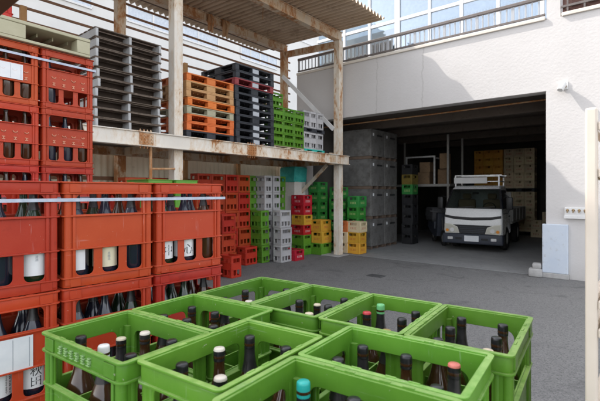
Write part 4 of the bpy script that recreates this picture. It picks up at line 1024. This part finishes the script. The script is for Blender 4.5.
# ================================================================== TRUCK
TD = Vector((.57, .82, 0)).normalized(); TTH = math.atan2(TD.y, TD.x) - math.pi / 2
trk = empty('flatbed_truck', Vector((4.755, 11.75, .012)), TTH); trk.scale = (.945, .945, .955); tag(trk, 'white flatbed truck with a roof carrier parked in the dark garage', 'truck')
HWb, HWt = .81, .665
def hw(z): 
    return HWb if z < 1.15 else HWb + (HWt - HWb) * (z - 1.15) / .77
arch = [(.98 + .40 * math.cos(R(a)), .36 + .40 * math.sin(R(a))) for a in range(15, 166, 15)]
prof = [(.06, .46), (.02, .60), (.0, .80), (.02, 1.0), (.06, 1.18), (.10, 1.24), (.42, 1.82), (.54, 1.885), (.75, 1.92), (1.40, 1.92), (1.50, 1.86), (1.52, 1.1), (1.52, .46)] + arch
b = MB(); t = b.bm
Lf = [t.verts.new((-hw(z), y, z)) for y, z in prof]; Rt = [t.verts.new((hw(z), y, z)) for y, z in prof]
k = len(prof)
for i in range(k):
    j = (i + 1) % k
    if i == 5: continue                                # windscreen opening
    t.faces.new((Lf[i], Lf[j], Rt[j], Rt[i]))
t.faces.new(Lf); t.faces.new(Rt[::-1]); bmesh.ops.recalc_face_normals(t, faces=t.faces)
ed = [e_ for e_ in t.edges if not e_.is_boundary and e_.calc_face_angle(0) > R(50)]
bmesh.ops.bevel(t, geom=ed, offset=.07, segments=5, affect='EDGES', profile=.5)
cab = b.build('cab', 'truck_white', trk, 35)
# windscreen: frame of black rubber and glass
def wsp(x, s, off=0.0):                                 # point on the windscreen plane: s 0 bottom .. 1 top
    y, z = .10 + .32 * s, 1.24 + .58 * s; hwz = hw(z)
    nrm = Vector((0, -.58, .32)).normalized()
    return Vector((x * hwz, y, z)) + nrm * off
b = MB()
for (xa, sa, xb, sb) in ((-.97, .03, .97, .03), (-.97, .97, .97, .97), (-.975, .03, -.975, .97), (.975, .03, .975, .97)): b.bar(wsp(xa, sa, .004), wsp(xb, sb, .004), .05, .02, .003)
b.build('windscreen_seal', 'black_trim', trk)
b = MB(); b.poly([wsp(-.95, .03, .005), wsp(.95, .03, .005), wsp(.95, .97, .005), wsp(-.95, .97, .005)]); b.build('windscreen', 'windscreen', trk)
# interior
b = MB(); b.box(-.72, .72, .20, .48, .80, 1.235, .04); b.build('dashboard', 'black_trim', trk)
for x in (-.38, .36):
    b = MB(); b.box(x - .26, x + .26, .95, 1.10, .75, 1.50, .05, 2); b.box(x - .13, x + .13, .96, 1.07, 1.51, 1.68, .04, 2); b.box(x - .26, x + .26, .55, .98, .62, .80, .04); b.build('seat', 'seat', trk, 40)
b = MB().box(.02, .45, .22, .46, 1.236, 1.242); b.box(-.25, -.05, .24, .42, 1.236, 1.25); b.build('dash_papers', 'paper', trk)
b = MB().tube([(.36 + .18 * math.cos(R(a)), .56 + .05 * math.sin(R(a)), 1.24 + .17 * math.sin(R(a))) for a in range(0, 361, 20)], .014, 8); b.build('steering_wheel', 'black_trim', trk, 40)
b = MB().box(-.09, .09, .45, .47, 1.66, 1.72, .006); b.build('inner_mirror', 'black_trim', trk)
# front details (each a few millimetres proud of the cab face)
def front_y(z):
    pts = [(p[1], p[0]) for p in prof[:6]]
    for (z0, y0), (z1, y1) in zip(pts, pts[1:]):
        if z0 <= z <= z1: return y0 + (y1 - y0) * (z - z0) / (z1 - z0)
    return pts[0][1] if z < pts[0][0] else pts[-1][1]
def fpanel(x0, x1, z0, z1, name, mat, th=.012, parent=None, pts=None, bev=.003):
    out = pts or rr(x0, z0, x1, z1, min(.02, (z1 - z0) / 3), 3)
    zc = (min(p[1] for p in out) + max(p[1] for p in out)) / 2
    y0 = min(front_y(p[1]) for p in out)
    ye = max(front_y(p[1]) for p in out)
    b = MB().panel(out, [], th + (ye - y0), Matrix.Translation((0, (y0 + ye) / 2 - th / 2 + .004, 0)) @ UP, bev)
    return b.build(name, mat, parent or trk)
fpanel(0, 0, 0, 0, 'trim_line', 'black_trim', .010, pts=[(-.78, .985), (-.5, .93), (0, .905), (.5, .93), (.78, .985), (.78, 1.05), (.5, 1.005), (0, .985), (-.5, 1.005), (-.78, 1.05)])
fpanel(0, 0, 0, 0, 'grille', 'black_trim', .010, pts=[(-.345, .525), (.345, .525), (.40, .69), (.54, .765), (-.54, .765), (-.40, .69)])
g_ = MB()
for k in range(4): g_.box(-.34, .34, -.004, .012, .55 + k * .05, .565 + k * .05)
g_.build('grille_bar', 'truck_dark', trk)
for sx in (-1, 1):
    hl = fpanel(0, 0, 0, 0, 'headlight', 'lamp_cream', .014, pts=[(sx * x, z) for x, z in (((.36, .535), (.76, .515), (.79, .60), (.78, .80), (.60, .78), (.42, .71)) if sx > 0 else ((.42, .71), (.60, .78), (.78, .80), (.79, .60), (.76, .515), (.36, .535)))])
    fpanel(0, 0, 0, 0, 'lens', 'lens', .022, hl, pts=[(sx * x, z) for x, z in (((.38, .55), (.745, .53), (.77, .60), (.76, .78), (.61, .76), (.44, .70)) if sx > 0 else ((.44, .70), (.61, .76), (.76, .78), (.77, .60), (.745, .53), (.38, .55)))])
    MB().lathe([(0, 0), (.05, .0), (.062, .01), (.062, .02), (0, .02)], 18, Matrix.Translation((sx * .56, -.018, .615)) @ Matrix.Rotation(R(90), 4, 'X')).build('reflector', 'smooth_white', hl, 40)
    MB().lathe([(0, 0), (.035, .0), (.045, .01), (.045, .016), (0, .016)], 14, Matrix.Translation((sx * .70, -.018, .60)) @ Matrix.Rotation(R(90), 4, 'X')).build('indicator', 'lamp_amber', hl, 40)
b = MB(); b.box(-.84, .84, -.075, .16, .22, .515, .045, 3); b.box(-.80, .80, .16, .5, .27, .44, .02); bm_ = b.build('bumper', 'truck_dark', trk, 40)
MB().box(-.20, .20, -.082, -.0755, .30, .465, .006).build('number_plate', 'paper', trk)
for sx in (-.6, .6): MB().box(sx - .075, sx + .075, -.084, -.0755, .335, .415, .012).build('fog_light', 'alu', trk)
for sx in (-.36, .36): MB().box(sx - .09, sx + .09, -.0795, -.0757, .345, .405, .006).build('bumper_slot', 'black_trim', trk)
b = MB(); 
for x0, x1 in ((-.55, .02), (.05, .6)): b.bar(wsp(x0 / .8, .0, .03), wsp(x1 / .8, .10, .025), .015, .015)
b.build('wiper', 'black_trim', trk)
for sx in (-1, 1):
    y0 = .46
    sw = MB(); P = [(y, z) for y, z in ((.24, 1.24), (1.25, 1.24), (1.25, 1.78), (.52, 1.78))]
    for off, mname, nm in ((.006, 'black_trim', 'side_window'),):
        pts = [Vector((sx * (hw(z) + off), y, z)) for y, z in P]; q = [Vector((sx * (hw(z) - .02), y, z)) for y, z in P]
        tt = sw.bm; A = [tt.verts.new(p) for p in pts]; B = [tt.verts.new(p) for p in q]; tt.faces.new(A)
        for i in range(4): tt.faces.new((A[i], A[(i + 1) % 4], B[(i + 1) % 4], B[i]))
        bmesh.ops.recalc_face_normals(tt, faces=tt.faces)
    sw.build('side_window', MAT['blue_glass'], trk)
    MB().box(sx * .812 - .002, sx * .812 + .002, .30, .306, .6, 1.1).box(sx * .812 - .002, sx * .812 + .002, 1.26, 1.266, .6, 1.1).build('door_gap', 'black_trim', trk)
    MB().box(sx * .82 - .012, sx * .82 + .012, 1.08, 1.22, .98, 1.02, .004).build('door_handle', 'black_trim', trk)
    m_ = MB(); m_.box(sx * .97 - .085, sx * .97 + .085, .14, .22, 1.22, 1.58, .03, 2); m_.tube([(sx * .80, .30, 1.55), (sx * .9, .20, 1.62), (sx * .97, .18, 1.56)], .012, 8); m_.tube([(sx * .80, .28, 1.10), (sx * .92, .19, 1.12), (sx * .97, .18, 1.24)], .012, 8); m_.build('mirror', 'black_trim', trk, 40)
    for y, x_ in ((.98, .70), (3.38, .66)):
        wv = MB().lathe([(.18, -.085), (.30, -.095), (.345, -.07), (.352, 0), (.345, .07), (.30, .095), (.18, .085)], 26, Matrix.Translation((sx * x_, y, .353)) @ Matrix.Rotation(R(90), 4, 'Y')).build('wheel', 'tyre', trk, 40)
        MB().lathe([(0, -.05), (.10, -.055), (.12, -.03), (.18, -.07), (.195, -.08), (.195, .08), (.18, .07), (.12, .03), (.10, .055), (0, .05)], 20, Matrix.Translation((sx * x_, y, .353)) @ Matrix.Rotation(R(90), 4, 'Y')).build('rim', 'bed_grey', wv, 40)
b = MB(); b.box(-.40, -.30, 1.2, 4.5, .42, .60); b.box(.30, .40, 1.2, 4.5, .42, .60); b.box(-.6, .6, 3.3, 3.46, .32, .42); b.build('chassis', 'truck_dark', trk)
b = MB(); b.box(-.83, .83, 1.62, 4.62, .74, .82, .008); b.build('bed_floor', 'bed_grey', trk)
for sx in (-1, 1):
    s_ = MB(); s_.box(sx * .82 - .018, sx * .82 + .018, 1.62, 4.62, .825, 1.20, .006)
    for k in range(5): s_.box(sx * .845 - .006, sx * .845 + .006, 1.66 + k * .71, 1.74 + k * .71, .80, 1.19)
    s_.build('bed_side', 'bed_grey', trk)
MB().box(-.80, .80, 4.60, 4.635, .826, 1.20, .006).build('tailgate', 'bed_grey', trk)
MB().box(-.80, .80, 1.60, 1.63, .826, 1.72, .004).build('headboard', 'bed_grey', trk)
# roof carrier
rc = MB()
for x in (-.62, .62):
    for y in (.62, 1.38): rc.box(x - .02, x + .02, y - .02, y + .02, 1.90, 2.17)
    rc.box(x - .022, x + .022, .58, 1.45, 2.171, 2.205); rc.box(x - .018, x + .018, .64, 1.36, 2.03, 2.055)
for y in (.60, 1.40): rc.box(-.64, .70, y - .018, y + .018, 2.206, 2.236)
rc.box(-.598, .598, .602, .622, 2.03, 2.05)
carrier = rc.build('roof_carrier', 'alu', trk)
MB().box(-.66, .30, .565, .579, 1.985, 2.165, .004).build('carrier_panel', 'smooth_white', carrier)

# ================================================================== SMALL YARD THINGS
o = MB(); o.box(-.16, .16, -.11, .11, .0005, .012, .003)
for k in range(6): o.box(-.13, .13, -.085 + k * .032, -.075 + k * .032, .0121, .017)
o = o.build('drain_cover', 'iron'); Yd = 425 * CAM_H / (276 - 192); o.location = ((376 - 300) / 425 * Yd, Yd, 0); o.rotation_euler = (0, 0, TH); tag(o, 'small dark iron drain cover set in the asphalt', 'drain cover')
o = MB().box(-.32, .22, -.28, .22, .0005, .02, .008).build('post_footing', 'concrete'); o.location = F(AF, -.19 - .05, 0); o.rotation_euler = (0, 0, TH)
tag(o, 'low pale concrete pad around the foot of the rack end post', 'footing')
# roll cage at the right edge
ct = empty('roll_cage', (.628, .915, 0), R(50)); tag(ct, 'cream painted roll cage cart at the right edge of the picture', 'cart')
for x in (0, .62):
    for y in (0, -.55): MB().box(x - .011, x + .011, y - .011, y + .011, .15, 1.84, .004, 2).build('post', 'cart_paint', ct)
for z in (.2, 1.10, 1.17, 1.36, 1.42, 1.70, 1.80):
    MB().box(.0115, .6085, -.009, .009, z - .010, z + .010, .003).build('rail', 'cart_paint', ct)
    for x in (0, .62): MB().box(x - .009, x + .009, -.5385, -.0115, z - .010, z + .010, .003).build('rail', 'cart_paint', ct)
MB().box(.012, .60, -.022, -.0145, .16, 1.53).build('back_board', 'cart_paint', ct)
MB().box(.012, .60, -.022, -.0145, 1.54, 1.79).build('back_board', 'cart_panel', ct)
MB().box(-.01, .63, -.56, .01, .13, .149).build('base', 'cart_paint', ct)
for x in (.04, .58):
    for y in (-.04, -.51):
        MB().lathe([(0, -.018), (.05, -.018), (.056, -.01), (.056, .01), (.05, .018), (0, .018)], 16, Matrix.Translation((x, y, .057)) @ Matrix.Rotation(R(90), 4, 'Y')).box(x - .03, x + .03, y - .025, y + .025, .1, .1295).build('caster', 'tyre', ct, 40)

# ================================================================== CAMERA, LIGHT
cd = bpy.data.cameras.new('camera'); cam = bpy.data.objects.new('camera', cd); col.objects.link(cam)
cam.location = (0, 0, CAM_H); cam.rotation_euler = (math.pi / 2, 0, 0)
cd.sensor_width = 36; cd.lens = 36 * 425 / 600; cd.shift_y = -8.5 / 600; cd.clip_start = .05; cd.clip_end = 600
cd.dof.use_dof = True; cd.dof.focus_distance = 2.4; cd.dof.aperture_fstop = 6.3
scene.camera = cam

SD = (EA * 1.0 + EN * .25 + Vector((0, 0, -1.05))).normalized()
elev = math.asin(-SD.z); az = math.atan2(-SD.x, -SD.y)
sd = bpy.data.lights.new('sun', 'SUN'); sd.energy = 2.0; sd.angle = R(.5); sd.color = (1, .955, .89)
so = bpy.data.objects.new('sun', sd); col.objects.link(so); so.rotation_euler = SD.to_track_quat('-Z', 'Y').to_euler(); so.location = (-10, 2, 14)
wld = bpy.data.worlds.new('World'); scene.world = wld; wld.use_nodes = True
nt = wld.node_tree; bg = nt.nodes['Background']
sky = nt.nodes.new('ShaderNodeTexSky'); sky.sky_type = 'NISHITA'; sky.sun_disc = False; sky.sun_elevation = elev; sky.sun_rotation = az % (2 * math.pi)
sky.air_density = 1.0; sky.dust_density = 2.0; sky.ozone_density = 1.0
hs = nt.nodes.new('ShaderNodeHueSaturation'); hs.inputs['Saturation'].default_value = .25; nt.links.new(sky.outputs[0], hs.inputs['Color']); nt.links.new(hs.outputs[0], bg.inputs[0]); bg.inputs[1].default_value = .15
vs = scene.view_settings; vs.view_transform = 'Standard'; vs.look = 'None'; vs.gamma = 1; vs.use_curve_mapping = False
vs.exposure = 1.92
scene.render.engine = 'CYCLES'
scene.cycles.use_denoising = True
scene.cycles.max_bounces = 8
